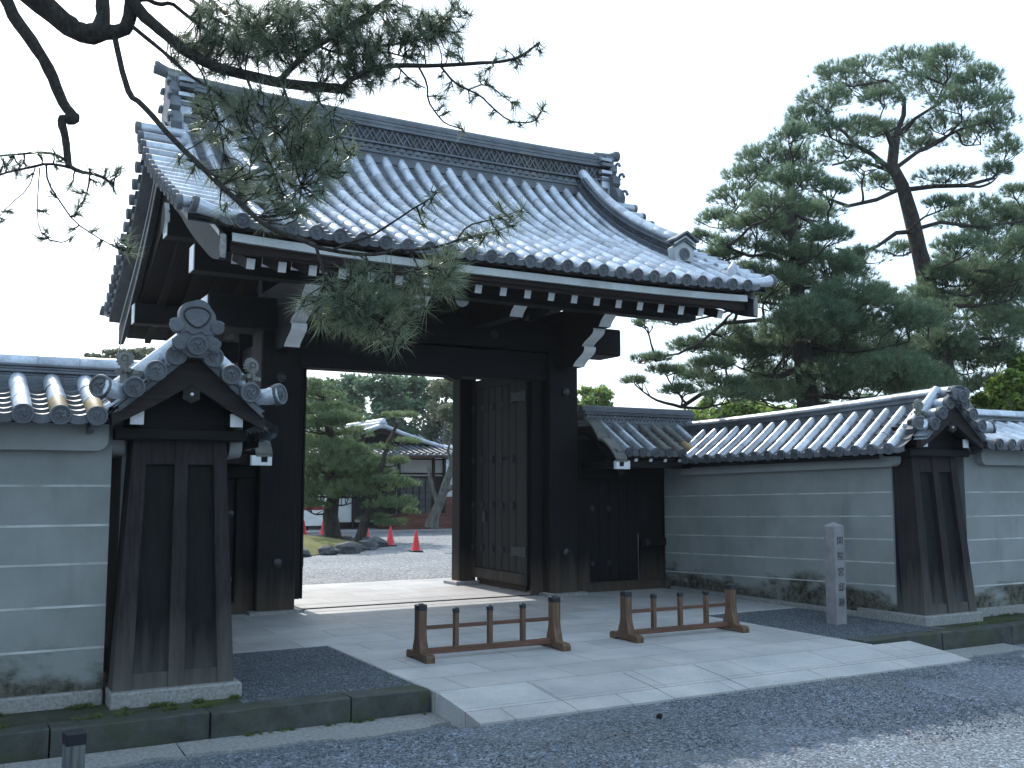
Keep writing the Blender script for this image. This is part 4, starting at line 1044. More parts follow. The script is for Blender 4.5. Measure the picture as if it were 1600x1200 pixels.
# white panel with red band behind the garden pines
WP = thing('site_panel', (10.55, 32.3, 0), 'white standing panel with a dark red band behind the garden pine', 'panel')
mb = MB(); mb.box(9.9, 11.2, 32.3, 32.36, .28, 1.75, 0, .01); mb.box(9.91, 11.19, 32.29, 32.305, .80, .92, 1, .002); mb.build('panel', ['white', 'red_band'], WP)
for x in (10.1, 10.95):
    mb = MB(); mb.box(x, x+.05, 32.2, 32.46, -.02, .03, 0, .004); mb.box(x, x+.05, 32.31, 32.35, .03, .3, 0, .004); mb.build('leg', 'white', WP)

# the low hall across the court
H = thing('hall', (14, 36, 0), 'low timber hall with a hipped and gabled tile roof across the court', 'hall')
mb = MB(); mb.box(10.9, 16.3, 34.36, 43, .3, 2.6, 0, .01); mb.build('wall', 'hall_white', H)
mb = MB()
for x in (10.9, 12.6, 13.65, 14.35, 15.75, 16.2): mb.box(x, x+.10, 34.28, 34.37, .0, 2.66, 0, .006)
for z in (1.90, 2.02, 2.56): mb.box(10.9, 16.3, 34.29, 34.365, z, z+.06, 0, .004)
mb.box(16.85, 16.97, 33.35, 33.47, 0, 2.6, 0, .006)
mb.build('post_frame', 'wood_red', H)
for xq, xr_ in ((12.7, 14.3), (15.78, 16.28)):
    mb = MB(); mb.box(xq, xr_, 34.30, 34.36, .4, 1.9, 0, .004); mb.build('dark_panel', 'wood', H)
wn = MB(); wn.box(14.45, 15.75, 34.32, 34.35, .55, 1.9, 0, .003); wo_ = wn.build('lattice_door', 'glass_dark', H)
mb = MB()
for i in range(6): mb.box(14.45+i*.255, 14.475+i*.255, 34.295, 34.318, .55, 1.9, 0, .002)
for i in range(6): mb.box(14.45, 15.75, 34.298, 34.319, .55+i*.265, .575+i*.265, 0, .002)
mb.build('lattice', 'wood_red', wo_)
mb = MB()
for i in range(4): mb.box(13.6, 16.1, 33.0+i*.30, 34.3, -.02+i*.15, .13+i*.15, 0, .008)
mb.build('step', 'step_wood', H)
mb = MB(); mb.box(10.2, 17.4, 32.9, 44, -.03, .05, 0, .01); mb.build('base', 'pale_granite', H)
# roof: skirt all round, gable upper part
mb = MB(); gx, ghw, gy0 = 13.75, 2.55, 34.75
def hz(d): return 2.74+.185*d+.026*d*d         # d metres up from the eave
def hall_slope(P, n, length, rows):
    for i in range(rows):
        cover_tiles(mb, P, (i+.5)*length/rows, 0, n, lambda d: hz(n-d), .05, .3, 0)
        pan_tiles(mb, P, (i)*length/rows, (i+1)*length/rows, 0, n, lambda d: hz(n-d)-.02, .26, .03)
hall_slope(lambda a, d, z: Vector((10.1+a, 33.0+1.75-d, z)), 1.75, 7.25, 28)
def roof_sheet(pts0, pts1): mb.strip(pts0, pts1, 1)
for sx, xe in ((-1, 10.1), (1, 17.35)):
    w_ = abs(xe-gx); prf = [(d, hz(d)) for d in [w_*i/8 for i in range(9)]]
    # upper part runs to the ridge, from the gable back
    roof_sheet([Vector((xe-sx*d, gy0-.35 if d > w_-ghw else 33.0+min(d, 1.75), z)) for d, z in prf], [Vector((xe-sx*d, 44.2, z)) for d, z in prf])
    for i in range(38):
        y = 34.5+i*.26
        F = lambda a, d, z: Vector((xe-sx*(w_-d), a, z)); cover_tiles(mb, F, y, .1, w_, lambda d: hz(w_-d), .05, .4, 0)
rfh = mb.build('roof', ['hall_tile', 'tile_pan', 'tile_end'], H, ang=40)
mb = MB(); zt = hz(abs(17.35-gx)); zg = lambda u: hz(abs(17.35-gx)-abs(u))
mb.box(gx-.16, gx+.16, gy0-.45, 44.2, zt-.05, zt+.2, 0, .03); mb.tube([(gx, gy0-.5, zt+.24), (gx, 44.2, zt+.24)], .09, 10, 0); mb.build('ridge', 'tile', rfh)
mb = MB(); us = [i/12*ghw for i in range(13)]
for sx in (-1, 1):
    mb.tube([(gx+sx*u, gy0-.38, zg(u)+.07) for u in us], .09, 8, 0)
    mb.tube([(gx+sx*u, gy0-.12, zg(u)+.05) for u in us], .07, 8, 0)
    n = 6; mb.tube([(gx+sx*(ghw+(3.6-ghw)*i/n), gy0-.38-1.37*i/n, hz(3.6-(ghw+(3.6-ghw)*i/n))+.09) for i in range(n+1)], .09, 8, 0)
mb.build('verge_ridge', 'tile', rfh)
mb = MB(); mb.prism([Vector((gx-ghw, gy0, zg(ghw))), Vector((gx+ghw, gy0, zg(ghw)))]+[Vector((gx+sx*u, gy0, zg(u)-.02)) for sx, q in ((1, us[::-1]), (-1, us[1:])) for u in q], (0, .06, 0), 0)
for sx in (-1, 1): mb.prism([Vector((gx+sx*u, gy0-.3, zg(u)-.02)) for u in us]+[Vector((gx+sx*u, gy0-.3, zg(u)-.22)) for u in us[::-1]], (0, .05, 0), 1)
mb.build('gable', ['wood', 'wood_red'], H)
mb = MB(); mb.box(10.15, 17.3, 33.04, 33.1, 2.60, 2.70, 0, .004); mb.box(10.3, 17.2, 33.05, 34.4, 2.66, 2.69, 0, .004); mb.build('eave_board', 'step_wood', H)
# brown board fence and a pale storehouse beyond, right of the hall
FE = thing('board_fence', (19, 37.5, 0), 'reddish brown board fence right of the hall steps', 'fence')
mb = MB()
for i in range(40): mb.box(16.6+i*.2, 16.79+i*.2, 37.5, 37.53, 0, 1.15, 0, .004)
mb.build('boards', 'step_wood', FE)
mb = MB(); mb.box(16.6, 24.6, 37.46, 37.56, 1.16, 1.24, 0, .01); mb.build('top_rail', 'fascia_white', FE)
ST = thing('storehouse', (22, 47, 0), 'pale walled storehouse with a grey roof beyond the board fence', 'building')
mb = MB(); mb.box(18, 28, 45, 51, 0, 2.5, 0, .02); mb.build('wall', 'hall_white', ST)
mb = MB()
for i in range(4): mb.box(18.6+i*1.6, 19.2+i*1.6, 44.97, 45.01, 1.0, 1.9, 0, .01)
mb.build('window', 'glass_dark', ST)
mb = MB(); mb.prism([Vector((17.4, 44.3, 2.4)), Vector((17.4, 48, 4.2)), Vector((17.4, 51.7, 2.4)), Vector((17.4, 51.7, 2.25)), Vector((17.4, 44.3, 2.25))], (11.2, 0, 0), 0)
for i in range(44): mb.tube([(17.5+i*.25, 44.25, 2.42), (17.5+i*.25, 48, 4.24)], .05, 6, 0)
mb.build('roof', 'tile', ST)

# ================================================================== TREES
def raw_mesh(name, V, nper, mat, parent):
    """faces of nper vertices each from an (n*nper,3) array"""
    root = parent
    while root is not None and root.parent is not None: root = root.parent
    V = V-np.array(root.location) if root is not None else V
    me = bpy.data.meshes.new(name); n = len(V); k = n//nper
    me.vertices.add(n); me.vertices.foreach_set('co', V.astype(np.float32).ravel())
    me.loops.add(n); me.loops.foreach_set('vertex_index', np.arange(n, dtype=np.int32))
    me.polygons.add(k); me.polygons.foreach_set('loop_start', np.arange(0, n, nper, dtype=np.int32))
    me.update(calc_edges=True); me.validate(); me.materials.append(M[mat])
    o = bpy.data.objects.new(name, me); COL.objects.link(o); o.parent = parent; return o
def unit(a): return a/np.maximum(np.linalg.norm(a, axis=-1, keepdims=True), 1e-9)
def needles(P, D, n, L, wd, rng, spread=(.25, 1.25), back=.05):
    """P tuft centres, D shoot directions -> triangles"""
    k = len(P); ax = np.repeat(unit(D), n, 0); p = np.repeat(P, n, 0); m = k*n
    r = rng.normal(size=(m, 3)); r = unit(r-ax*np.sum(r*ax, 1, keepdims=True))
    th = rng.uniform(*spread, size=(m, 1)); d = ax*np.cos(th)+r*np.sin(th); d[:, 2] -= .05; d = unit(d)
    l = L*rng.uniform(.7, 1.1, size=(m, 1)); b = p-ax*rng.uniform(0, back, size=(m, 1))
    s = unit(np.cross(d, rng.normal(size=(m, 3))))*wd/2
    return np.stack([b-s, b+s, b+d*l], 1).reshape(-1, 3)
def leaves(P, size, rng, up=.35):
    m = len(P); nrm = rng.normal(size=(m, 3)); nrm[:, 2] = np.abs(nrm[:, 2])+up; nrm = unit(nrm)
    u = unit(np.cross(nrm, rng.normal(size=(m, 3)))); v = np.cross(nrm, u); s = size*rng.uniform(.6, 1.25, size=(m, 1))
    return np.stack([P-u*s*.5, P+v*s*.28, P+u*s*.5, P-v*s*.28], 1).reshape(-1, 3)
def shell(c, r, n, rng, lo=.55, upper=False):
    d = rng.normal(size=(n, 3)); d = unit(d)
    if upper: d[:, 2] = np.where(d[:, 2] < -.25, -d[:, 2], d[:, 2])
    f = rng.uniform(lo**2, 1.0, size=(n, 1))**.5
    return np.array(c)+d*f*np.array(r), d
def wiggle(p0, p1, n, amp, rnd, sag=0):
    p0, p1 = Vector(p0), Vector(p1); L = (p1-p0).length; out = []; off = Vector((0, 0, 0))
    for i in range(n+1):
        t = i/n
        if 0 < i < n: off += Vector((rnd.uniform(-1, 1), rnd.uniform(-1, 1), rnd.uniform(-1, 1)*.7))*amp*L/n
        w_ = math.sin(math.pi*t); out.append(p0.lerp(p1, t)+off*w_+Vector((0, 0, -sag*L*w_)))
    return out

def pine(label, trunk, pads, depth, dj, seed, mat='needle', scale=1.0, dens=1.0, nl=.13, wd=.010, group=None, extra=(), tr=(.24, .07), thick=1.0):
    """trunk [(px,py)], pads [(px,py,rx,ry)] seen from the photograph's viewpoint, spread in depth round `depth`"""
    rnd = random.Random(seed); rng = np.random.default_rng(seed)
    foot = at(*trunk[0], depth); T = thing('pine_tree', (foot.x, foot.y, max(0, min(.3, foot.z))), label, 'tree', group)
    tp = [at(x, y, depth+(rnd.uniform(-.1, .1) if i else 0)) for i, (x, y) in enumerate(trunk)]
    if tp[0].z > .05: tp = [Vector((tp[0].x, tp[0].y, -.05))]+tp
    n = len(tp); mb = MB(); mb.tube(tp, [tr[0]+(tr[1]-tr[0])*(i/(n-1)) for i in range(n)], 10, 0, True, .10, rnd)
    dense = []
    for a, b in zip(tp, tp[1:]):
        for i in range(6): dense.append(a.lerp(b, i/6))
    dense.append(tp[-1])
    for path, r0, r1, d0, d1 in extra:
        q = [at(x, y, depth+d0+(d1-d0)*i/(len(path)-1)) for i, (x, y) in enumerate(path)]
        mb.tube(q, [r0+(r1-r0)*i/(len(q)-1) for i in range(len(q))], 8, 0, True, .12, rnd)
        for a, b in zip(q, q[1:]):
            for i in range(4): dense.append(a.lerp(b, i/4))
        dense.append(q[-1])
    V = []; twigs = MB()
    for (px, py, rx, ry) in pads:
        dd = rnd.uniform(-dj, dj); c = at(px, py, depth+dd); m = (depth+dd)/1560
        R3 = np.array((rx*m*1.08, max(rx*m*.9, .2), ry*m*1.1))
        best = min(dense, key=lambda p: (p-c).length+(2.5*max(0, p.z-c.z+.1)))
        under = c-Vector((0, 0, R3[2]*.55)); L = (under-best).length
        pth = wiggle(best, under, 6, .28, rnd, .05); r0 = min(tr[0]*.5, .018+.022*L)*thick
        mb.tube(pth, [r0+(.012*scale-r0)*i/6 for i in range(7)], 6, 0, True, .12, rnd)
        k = max(6, int(dens*rx*ry*.17*(1.25 if ry < 15 else 1)))
        P, d = shell(c, R3, k, rng, .30, True)
        lump = np.sin(P[:, 0]*5.1+seed)*np.sin(P[:, 1]*4.3)*np.sin(P[:, 2]*6.0); keep = lump > -.30; P, d = P[keep], d[keep]
        d = d*.7+np.array((0, 0, .55)); V.append(needles(P, d, 15, nl*scale, wd*scale, rng, (.15, 1.2), .06*scale))
        for j in range(5):
            q = P[rng.integers(len(P))] if len(P) else np.array(c); mb.tube(wiggle(pth[-1-(j % 3)], Vector(q), 3, .35, rnd), [.014*scale*thick, .011*scale, .008*scale, .005*scale], 5, 0, False)
    mb.build('trunk', 'bark', T, ang=60); raw_mesh('crown', np.concatenate(V), 3, mat, T); return T

PA = [(1310,122,48,22),(1355,108,42,18),(1420,100,52,22),(1480,97,48,22),(1530,128,42,26),(1452,135,64,28),(1345,146,56,20),(1290,160,48,22),(1262,186,42,20),(1502,165,58,24),(1552,162,34,24),(1382,155,46,16),(1400,208,56,12),(1340,200,46,14),(1300,208,50,16),(1470,200,56,16),(1532,212,46,24),(1568,236,34,24),(1558,268,26,14),(1480,277,56,9),(1375,285,40,12),(1322,236,46,15),(1350,262,36,10),
      (1528,330,46,24),(1572,350,36,28),(1502,388,50,22),(1560,400,56,28),(1482,432,50,24),(1562,452,56,36),(1502,492,80,34),(1582,505,40,34),(1522,560,84,36),(1585,300,26,12),(1540,610,70,26),(1500,345,44,18),(1475,320,36,12),(1540,365,44,22),(1595,385,36,24),(1490,415,54,22),(1580,430,44,26),(1520,430,50,24),(1450,500,50,28),(1540,470,60,30),(1480,560,60,34),(1560,570,60,34),(1590,620,44,26),(1420,610,60,30),(1440,230,40,12),(1560,190,36,18),(1360,205,44,14),(1450,470,50,26),(1420,560,60,30),(1470,540,60,36),(1500,440,60,30),(1590,440,40,30),(1470,600,50,30),(1560,520,60,40),(1395,392,40,14),(1350,402,44,16)]
pine('tall spreading pine with a bare leaning upper trunk behind the right wall', [(1492,640),(1478,590),(1462,510),(1448,440),(1436,390),(1424,340),(1410,290),(1394,258),(1398,215)], PA, 20.5, 1.6, 3,
     extra=[([(1396,235),(1385,205),(1372,190),(1350,183)], 0.059, 0.028, 0, -.4), ([(1398,215),(1412,180),(1413,155),(1400,135),(1385,125)], 0.059, 0.021, 0, .5), ([(1400,212),(1430,185),(1470,160),(1500,140)], 0.040, 0.021, 0, .6),
            ([(1390,265),(1362,240),(1335,226),(1322,210),(1300,190)], 0.059, 0.021, 0, -.7), ([(1392,268),(1360,256),(1335,250),(1300,258)], 0.040, 0.021, 0, .3), ([(1400,262),(1430,240),(1460,222),(1505,200),(1540,190)], 0.046, 0.021, 0, .6),
            ([(1418,296),(1460,291),(1510,290),(1550,279),(1572,258)], 0.056, 0.025, 0, -.3), ([(1412,292),(1370,312),(1325,322),(1292,310),(1265,288)], 0.053, 0.021, 0, -.6),
            ([(1430,362),(1400,364),(1372,384),(1340,397),(1305,388)], 0.053, 0.021, 0, -.5), ([(1438,356),(1470,347),(1530,355),(1600,345)], 0.046, 0.028, 0, .3)], tr=(.23, .10), dens=1.7, nl=.135, thick=.8)
PB = [(1232,214,44,18),(1200,250,52,22),(1258,252,46,20),(1172,276,46,18),(1240,286,56,24),(1150,310,46,20),(1210,322,56,24),(1122,346,40,18),(1182,356,56,24),(1250,342,56,28),(1102,371,26,14),(1152,390,54,18),(1230,402,56,28),(1122,402,36,12),(1172,426,46,14),(1290,372,46,24),(1300,422,56,28),(1262,452,64,32),(1330,472,74,36),(1202,472,56,24),
      (1012,506,28,10),(1052,500,32,11),(1000,562,32,9),(992,596,24,8),(1042,581,34,11),(1082,542,42,14),(1112,571,42,14),(1132,521,46,18),(1182,541,56,28),(1202,591,56,28),(1062,611,38,10),(1242,521,64,34),(1292,571,76,42),(1372,561,72,42),(1352,611,90,30),(1252,622,70,26),(1442,602,56,36),(1420,510,54,40),(1330,430,44,24),(1350,520,50,30),(1290,540,70,36),(1200,620,60,24),(1140,620,44,16),(1090,590,40,14),(1160,455,40,16),(1285,330,40,22),(1300,300,36,18),(1160,560,56,26),(1220,555,66,36),(1320,520,76,40),(1360,480,60,36),(1270,500,70,36),(1310,600,80,40),(1400,590,70,40),(1210,440,56,24),(1270,410,52,28),(1230,370,52,24),(1180,610,56,24),(1120,545,44,16),(1130,600,40,12),(1025,560,26,8)]
pine('broad bushy pine with low limbs reaching towards the gate roof', [(1262,640),(1255,560),(1248,500),(1244,440),(1240,380),(1232,320),(1238,270),(1228,235)], PB, 18.2, 1.5, 8,
     extra=[([(1250,575),(1215,590),(1175,602),(1130,608),(1095,616),(1065,636)], 0.059, 0.035, 0, -.8), ([(1246,505),(1190,500),(1130,505),(1095,535),(1060,553),(1010,560)], 0.046, 0.014, 0, -1.0), ([(1246,480),(1180,470),(1120,492),(1060,505)], 0.033, 0.014, 0, .4),
            ([(1242,420),(1205,398),(1170,400),(1135,385)], 0.046, 0.017, 0, -.6), ([(1238,370),(1200,345),(1165,340),(1140,330)], 0.040, 0.014, 0, .5), ([(1236,330),(1270,350),(1300,372)], 0.040, 0.021, 0, -.4)], tr=(.21, .05), dens=1.7, nl=.135, thick=.8)
PC = [(1590,330,34,16),(1600,400,40,20),(1625,360,50,25),(1640,300,50,24),(1660,420,70,30),(1605,470,40,26),(1650,520,70,34)]
pine('dark pine cut off by the right edge of the photograph', [(1640,640),(1625,520),(1610,420),(1598,360),(1592,320)], PC, 23, 1.2, 21, tr=(.22, .1), dens=2, nl=.15)
# garden pines on the mound
G1 = [(475,665,44,14),(525,655,34,13),(505,690,56,18),(540,706,40,15),(500,725,60,20),(550,732,52,20),(480,765,50,20),(525,760,60,22),(575,768,40,18),(478,602,40,11),(500,618,42,11),(468,640,36,12),(520,640,42,12),(540,656,30,11),(490,664,50,14),(545,678,36,13),(472,700,48,18),(516,700,50,16),(520,738,62,18),(474,742,50,20),(550,716,40,14),(498,775,60,16),(550,772,56,22),(575,745,50,18),(480,790,40,12)]
pine('dense layered garden pine standing on the grassy mound', [(520,838),(516,805),(522,770),(512,730),(520,690),(508,650),(505,620)], G1, 29.5, 1.0, 31, 'needle_garden', 1.15, 2.3, .13, .014, 'clipped pines on the garden mound', tr=(.26, .08))
G2 = [(630,650,25,7),(616,650,22,6),(632,690,26,7),(600,700,22,7),(590,722,30,9),(622,722,26,9),(605,752,30,10),(630,758,28,11),(628,788,28,13),(600,790,34,14),(612,818,28,10),(640,800,16,7),(585,812,26,9)]
pine('slim leaning garden pine with tufted tiers in front of the hall', [(563,840),(570,815),(582,790),(590,755),(600,715),(610,685),(622,660)], G2, 28.5, .6, 33, 'needle_garden', 1.0, 2.8, .12, .014, 'clipped pines on the garden mound', tr=(.17, .04))

def broadleaf(label, cat_group, lobes, depth, mat, n, size, seed, trunk_px=None, tr=.25, dj=1.5):
    rnd = random.Random(seed); rng = np.random.default_rng(seed)
    fx = trunk_px if trunk_px is not None else lobes[0][0]
    b = at(fx, 759, depth); T = thing('broadleaf_tree', (b.x, b.y, 0), label, 'tree', cat_group)
    mb = MB(); top = at(lobes[0][0], lobes[0][1], depth); P0 = Vector((b.x, b.y, -.1)); tp = wiggle(P0, top, 7, .12, rnd)
    mb.tube(tp, [tr*(1-.8*i/7) for i in range(8)], 9, 0, True, .08, rnd); V = []; m = depth/1560
    tot = sum(r1*r2 for _, _, r1, r2 in lobes)
    for (px, py, rx, ry) in lobes:
        c = at(px, py, depth+rnd.uniform(-dj, dj)); k0 = int(n*rx*ry/tot)
        mb.tube(wiggle(tp[rnd.randint(3, 6)], c, 4, .3, rnd), [tr*.35, tr*.25, tr*.17, tr*.1, tr*.04], 6, 0, True)
        # sub clumps give an uneven outline
        for j in range(9):
            d = rng.normal(size=3); d /= np.linalg.norm(d); cc = np.array(c)+d*np.array((rx*m, rx*m, ry*m))*.62
            r = np.array((rx*m, rx*m, ry*m))*rnd.uniform(.32, .55); P, _ = shell(cc, r, k0//9, rng, .2); V.append(leaves(P, size, rng))
            mb.tube(wiggle(c, Vector(cc), 3, .3, rnd), [tr*.1, tr*.08, tr*.05, tr*.02], 5, 0, False)
    mb.build('trunk', 'bark_grey', T, ang=60); raw_mesh('crown', np.concatenate(V), 4, mat, T); return T
FG = 'leafy trees beyond the court'
broadleaf('dark green broadleaf tree above the left slope of the hall roof', FG, [(505,606,40,18),(555,602,40,18),(520,625,46,26),(490,640,40,34),(545,640,40,36),(520,680,60,36)], 56, 'leaf_dark', 7000, .34, 41)
broadleaf('tall dark green broadleaf tree behind the hall gable', FG, [(600,598,46,17),(650,597,46,17),(625,615,44,28),(590,612,34,22),(655,625,36,34),(620,655,60,40),(640,690,60,30)], 54, 'leaf_dark', 9000, .32, 42)
broadleaf('olive tinted tree right of the hall gable against the door', FG, [(700,600,32,18),(695,625,32,34),(725,640,34,44),(690,670,36,36),(735,690,40,40)], 50, 'leaf_olive', 7500, .28, 43)
broadleaf('pale green airy tree just right of the gate post', FG, [(928,618,30,20),(905,628,22,22),(948,638,22,18),(920,660,44,26)], 44, 'leaf_bright', 2600, .30, 44)
broadleaf('small pale treetop above the side doorway ridge', FG, [(985,652,26,12),(1005,660,30,16)], 46, 'leaf_bright', 1600, .28, 45)
broadleaf('bright green tree under the pine limbs above the wall bend', FG, [(1125,638,40,26),(1165,640,40,22),(1095,650,34,20),(1190,655,40,24),(1230,650,40,20)], 30, 'leaf_bright', 8000, .16, 46)
broadleaf('bright yellow green bush at the right edge over the wall', FG, [(1575,600,34,28),(1600,580,34,26),(1560,630,40,26),(1610,630,40,30),(1590,560,20,12)], 19, 'leaf_bright', 7000, .13, 47, 1590, .1)
broadleaf('dull green tree filling the gap beneath the two tall pines', FG, [(1330,640,60,30),(1400,640,60,34),(1290,650,50,26),(1450,650,50,34),(1500,640,50,30)], 34, 'leaf_dark', 9000, .22, 48)
broadleaf('far olive treetop showing over the left wall ridge', FG, [(190,556,46,10),(235,556,50,12),(150,560,30,9)], 52, 'leaf_olive', 2600, .26, 49)
# tall thick screen of trees closing the court on the far left
broadleaf('broad dark tree behind the left garden pine', FG, [(440,650,40,40),(400,680,50,50),(450,700,50,50)], 48, 'leaf_dark', 6000, .30, 50)
# leaning tree beside the hall
T = thing('leaning_tree', tuple(at(668,822,36)), 'bare grey forked trunk leaning right beside the hall steps', 'tree')
mb = MB(); rnd = random.Random(5)
q = [at(x, y, 34.6) for x, y in ((674,824),(678,808),(685,790),(693,768),(699,748),(705,730),(711,702),(720,670))]; mb.tube(q, [.26,.19,.165,.15,.13,.10,.08,.06], 10, 0, True, .08, rnd)
for pts, r in (([(694,766),(710,760),(730,748),(755,738)], .12), ([(700,748),(712,730),(722,712),(730,690)], .09), ([(684,786),(676,765),(672,745),(668,725)], .10), ([(706,728),(700,705),(705,680)], .07)):
    mb.tube([at(x, y, 34.6) for x, y in pts], [r*(1-.6*i/(len(pts)-1)) for i in range(len(pts))], 8, 0, True, .08, rnd)
mb.build('trunk', 'bark_grey', T, ang=60)
rng = np.random.default_rng(77); P = np.concatenate([shell(at(px, py, 34.6+dz), np.array((rx, rx, ry))*.0222, 900, rng, .3)[0] for px, py, rx, ry, dz in ((725,660,30,20,0),(745,690,34,22,.8),(705,645,24,16,-.5))])
raw_mesh('crown', leaves(P, .16, rng), 4, 'leaf_olive', T)

# ================================================================== THE NEAR PINE, its boughs hanging into the view
rnd = random.Random(99); rng = np.random.default_rng(99)
NP = thing('overhanging_pine', (-1.9, 4.2, -.1), 'near pine whose dark boughs hang from the upper left before the gate roof', 'tree')
def npath(px, d0, d1):
    return [at(x, y, d0+(d1-d0)*i/max(1, len(px)-1)) for i, (x, y) in enumerate(px)]
def smooth(P, it=1):
    for _ in range(it):
        Q = [P[0]]
        for a, b in zip(P, P[1:]): Q += [a.lerp(b, .25), a.lerp(b, .75)]
        P = Q+[P[-1]]
    return P
WOODPTS = []
def bough(mb, px, r0, r1, d0, d1, n=9, jit=.10, it=1):
    """radii in photograph pixels at the bough's own distance"""
    P = smooth(npath(px, d0, d1), it); k = len(P); rr = []
    for i, p in enumerate(P):
        d = (p-Vector((0, 0, CAMH))).dot(CF); rr.append((r0+(r1-r0)*i/(k-1))*d/1560)
    mb.tube(P, rr, n, 0, True, jit, rnd); WOODPTS.extend(P); return P
tk = MB()
tk.tube([(-1.9, 4.2, -.15), (-1.86, 4.2, .5), (-1.75, 4.18, 1.4), (-1.7, 4.15, 2.4), (-1.5, 4.2, 3.3), (-1.42, 4.3, 4.3), (-1.6, 4.35, 5.4), (-1.5, 4.2, 6.4)], [.26, .22, .2, .19, .17, .14, .10, .05], 14, 0, True, .05, rnd)
tk.build('trunk', 'bark_near', NP, ang=60)
bg_ = MB()
st = [(-1.5, 4.2, 3.3)]
A = npath([(-420,-330),(-180,-180),(-40,-70),(60,0),(80,18),(105,38),(122,50),(142,53),(162,46)], 5.0, 5.0)
A[0] = Vector((-1.45, 4.25, 3.9)); A = smooth(A); m = 5.0/1560
bg_.tube(A, [(20-6*i/(len(A)-1))*m for i in range(len(A))], 12, 0, True, .10, rnd); WOODPTS += A[6:]
bough(bg_, [(125,48),(140,60),(158,52),(180,50),(193,47),(200,38),(203,22),(204,2),(206,-14)], 13, 9, 5.0, 5.0)
bough(bg_, [(152,50),(162,30),(160,8),(158,-30),(140,-90)], 12, 9, 5.0, 5.2)
bough(bg_, [(198,-40),(205,0),(222,22),(245,42),(268,62),(292,82),(318,96),(345,108),(385,118),(440,130),(490,136),(538,139)], 10, 7.2, 5.0, 4.9)
bough(bg_, [(536,136),(550,123),(580,107),(620,102),(680,103),(740,99),(782,97),(812,90),(832,75),(843,66)], 5, 1.3, 4.9, 5.1, 6)
bough(bg_, [(178,52),(186,88),(193,119),(203,150),(220,161),(245,189),(266,213),(298,245),(325,270),(353,298),(385,326),(406,346),(430,360),(470,374),(495,385)], 4.8, 4, 5.0, 4.0, 8)
bough(bg_, [(494,385),(497,397),(502,412),(506,430),(516,446),(535,462),(560,475),(590,495),(615,520)], 3, 1.5, 4.0, 3.9, 6)
bough(bg_, [(494,386),(517,391),(534,394),(562,398),(595,397),(621,391),(645,391),(671,388),(700,381),(714,375),(745,368)], 3.4, 1.4, 4.0, 4.15, 6)
bough(bg_, [(521,390),(552,378),(580,369),(600,356),(627,339),(645,326),(669,313),(684,300)], 2.3, 1, 4.0, 4.1, 6)
bough(bg_, [(560,398),(585,415),(605,430),(640,425),(670,415)], 1.8, 1, 4.0, 3.95, 5); bough(bg_, [(640,392),(655,420),(662,450),(664,480)], 1.8, 1, 4.1, 4.0, 5)
bough(bg_, [(714,375),(730,352),(760,345),(785,340),(812,328)], 1.6, .9, 4.1, 4.2, 5); bough(bg_, [(745,368),(775,362),(800,352)], 1.4, .9, 4.15, 4.2, 5)
bough(bg_, [(200,36),(232,62),(259,84),(294,117),(336,142),(367,172),(392,202),(412,232),(425,262),(440,300)], 3.4, 1.6, 5.0, 4.6, 6)
bough(bg_, [(330,140),(360,150),(400,190),(440,205),(480,240),(500,270)], 2.2, 1.2, 4.9, 4.7, 6); bough(bg_, [(385,120),(400,160),(430,200),(455,240),(470,290)], 2.6, 1.2, 4.9, 4.6, 6)
bough(bg_, [(440,130),(455,170),(490,200),(520,230),(545,240)], 2.2, 1.0, 4.9, 4.8, 6); bough(bg_, [(490,136),(500,165),(530,185),(555,190)], 1.8, 1.0, 4.9, 4.9, 6)
bough(bg_, [(300,90),(320,120),(330,160),(345,200),(350,240)], 1.8, 1.0, 4.9, 4.7, 6)
bough(bg_, [(205,10),(225,-4),(248,8),(267,4),(283,17),(303,33),(331,52),(352,62),(375,80)], 4, 2, 5.0, 5.1, 7)
bough(bg_, [(285,-10),(310,8),(335,30),(360,42),(395,40)], 3, 1.6, 5.2, 5.3, 6); bough(bg_, [(320,-10),(350,20),(380,45),(420,60)], 3, 1.4, 5.3, 5.2, 6)
bough(bg_, [(436,128),(449,112),(460,102),(474,86),(496,71),(526,55),(551,38),(578,19),(608,0),(640,-24)], 5, 4, 4.9, 5.2, 7)
bough(bg_, [(526,55),(560,72),(600,71),(640,66),(668,46),(696,28),(717,12)], 2.4, 1.2, 5.1, 5.2, 6); bough(bg_, [(496,71),(520,82),(560,86),(600,80),(630,88)], 2.2, 1.2, 5.0, 5.1, 6)
bough(bg_, [(474,86),(455,70),(430,60),(410,45)], 2.2, 1.2, 5.0, 5.1, 6); bough(bg_, [(551,38),(540,20),(545,0)], 2, 1.2, 5.1, 5.1, 5)
bough(bg_, [(689,104),(710,130),(731,140),(752,150),(766,165),(794,189),(815,192),(836,190),(848,172)], 1.9, 1.0, 5.0, 5.1, 5); bough(bg_, [(654,104),(668,130),(668,157),(682,178),(696,194),(722,201)], 1.8, 1.0, 5.0, 5.1, 5)
bough(bg_, [(620,103),(645,128),(665,138)], 1.5, 1, 5, 5, 5); bough(bg_, [(731,140),(760,130),(785,150),(800,160)], 1.2, .8, 5.1, 5.1, 5)
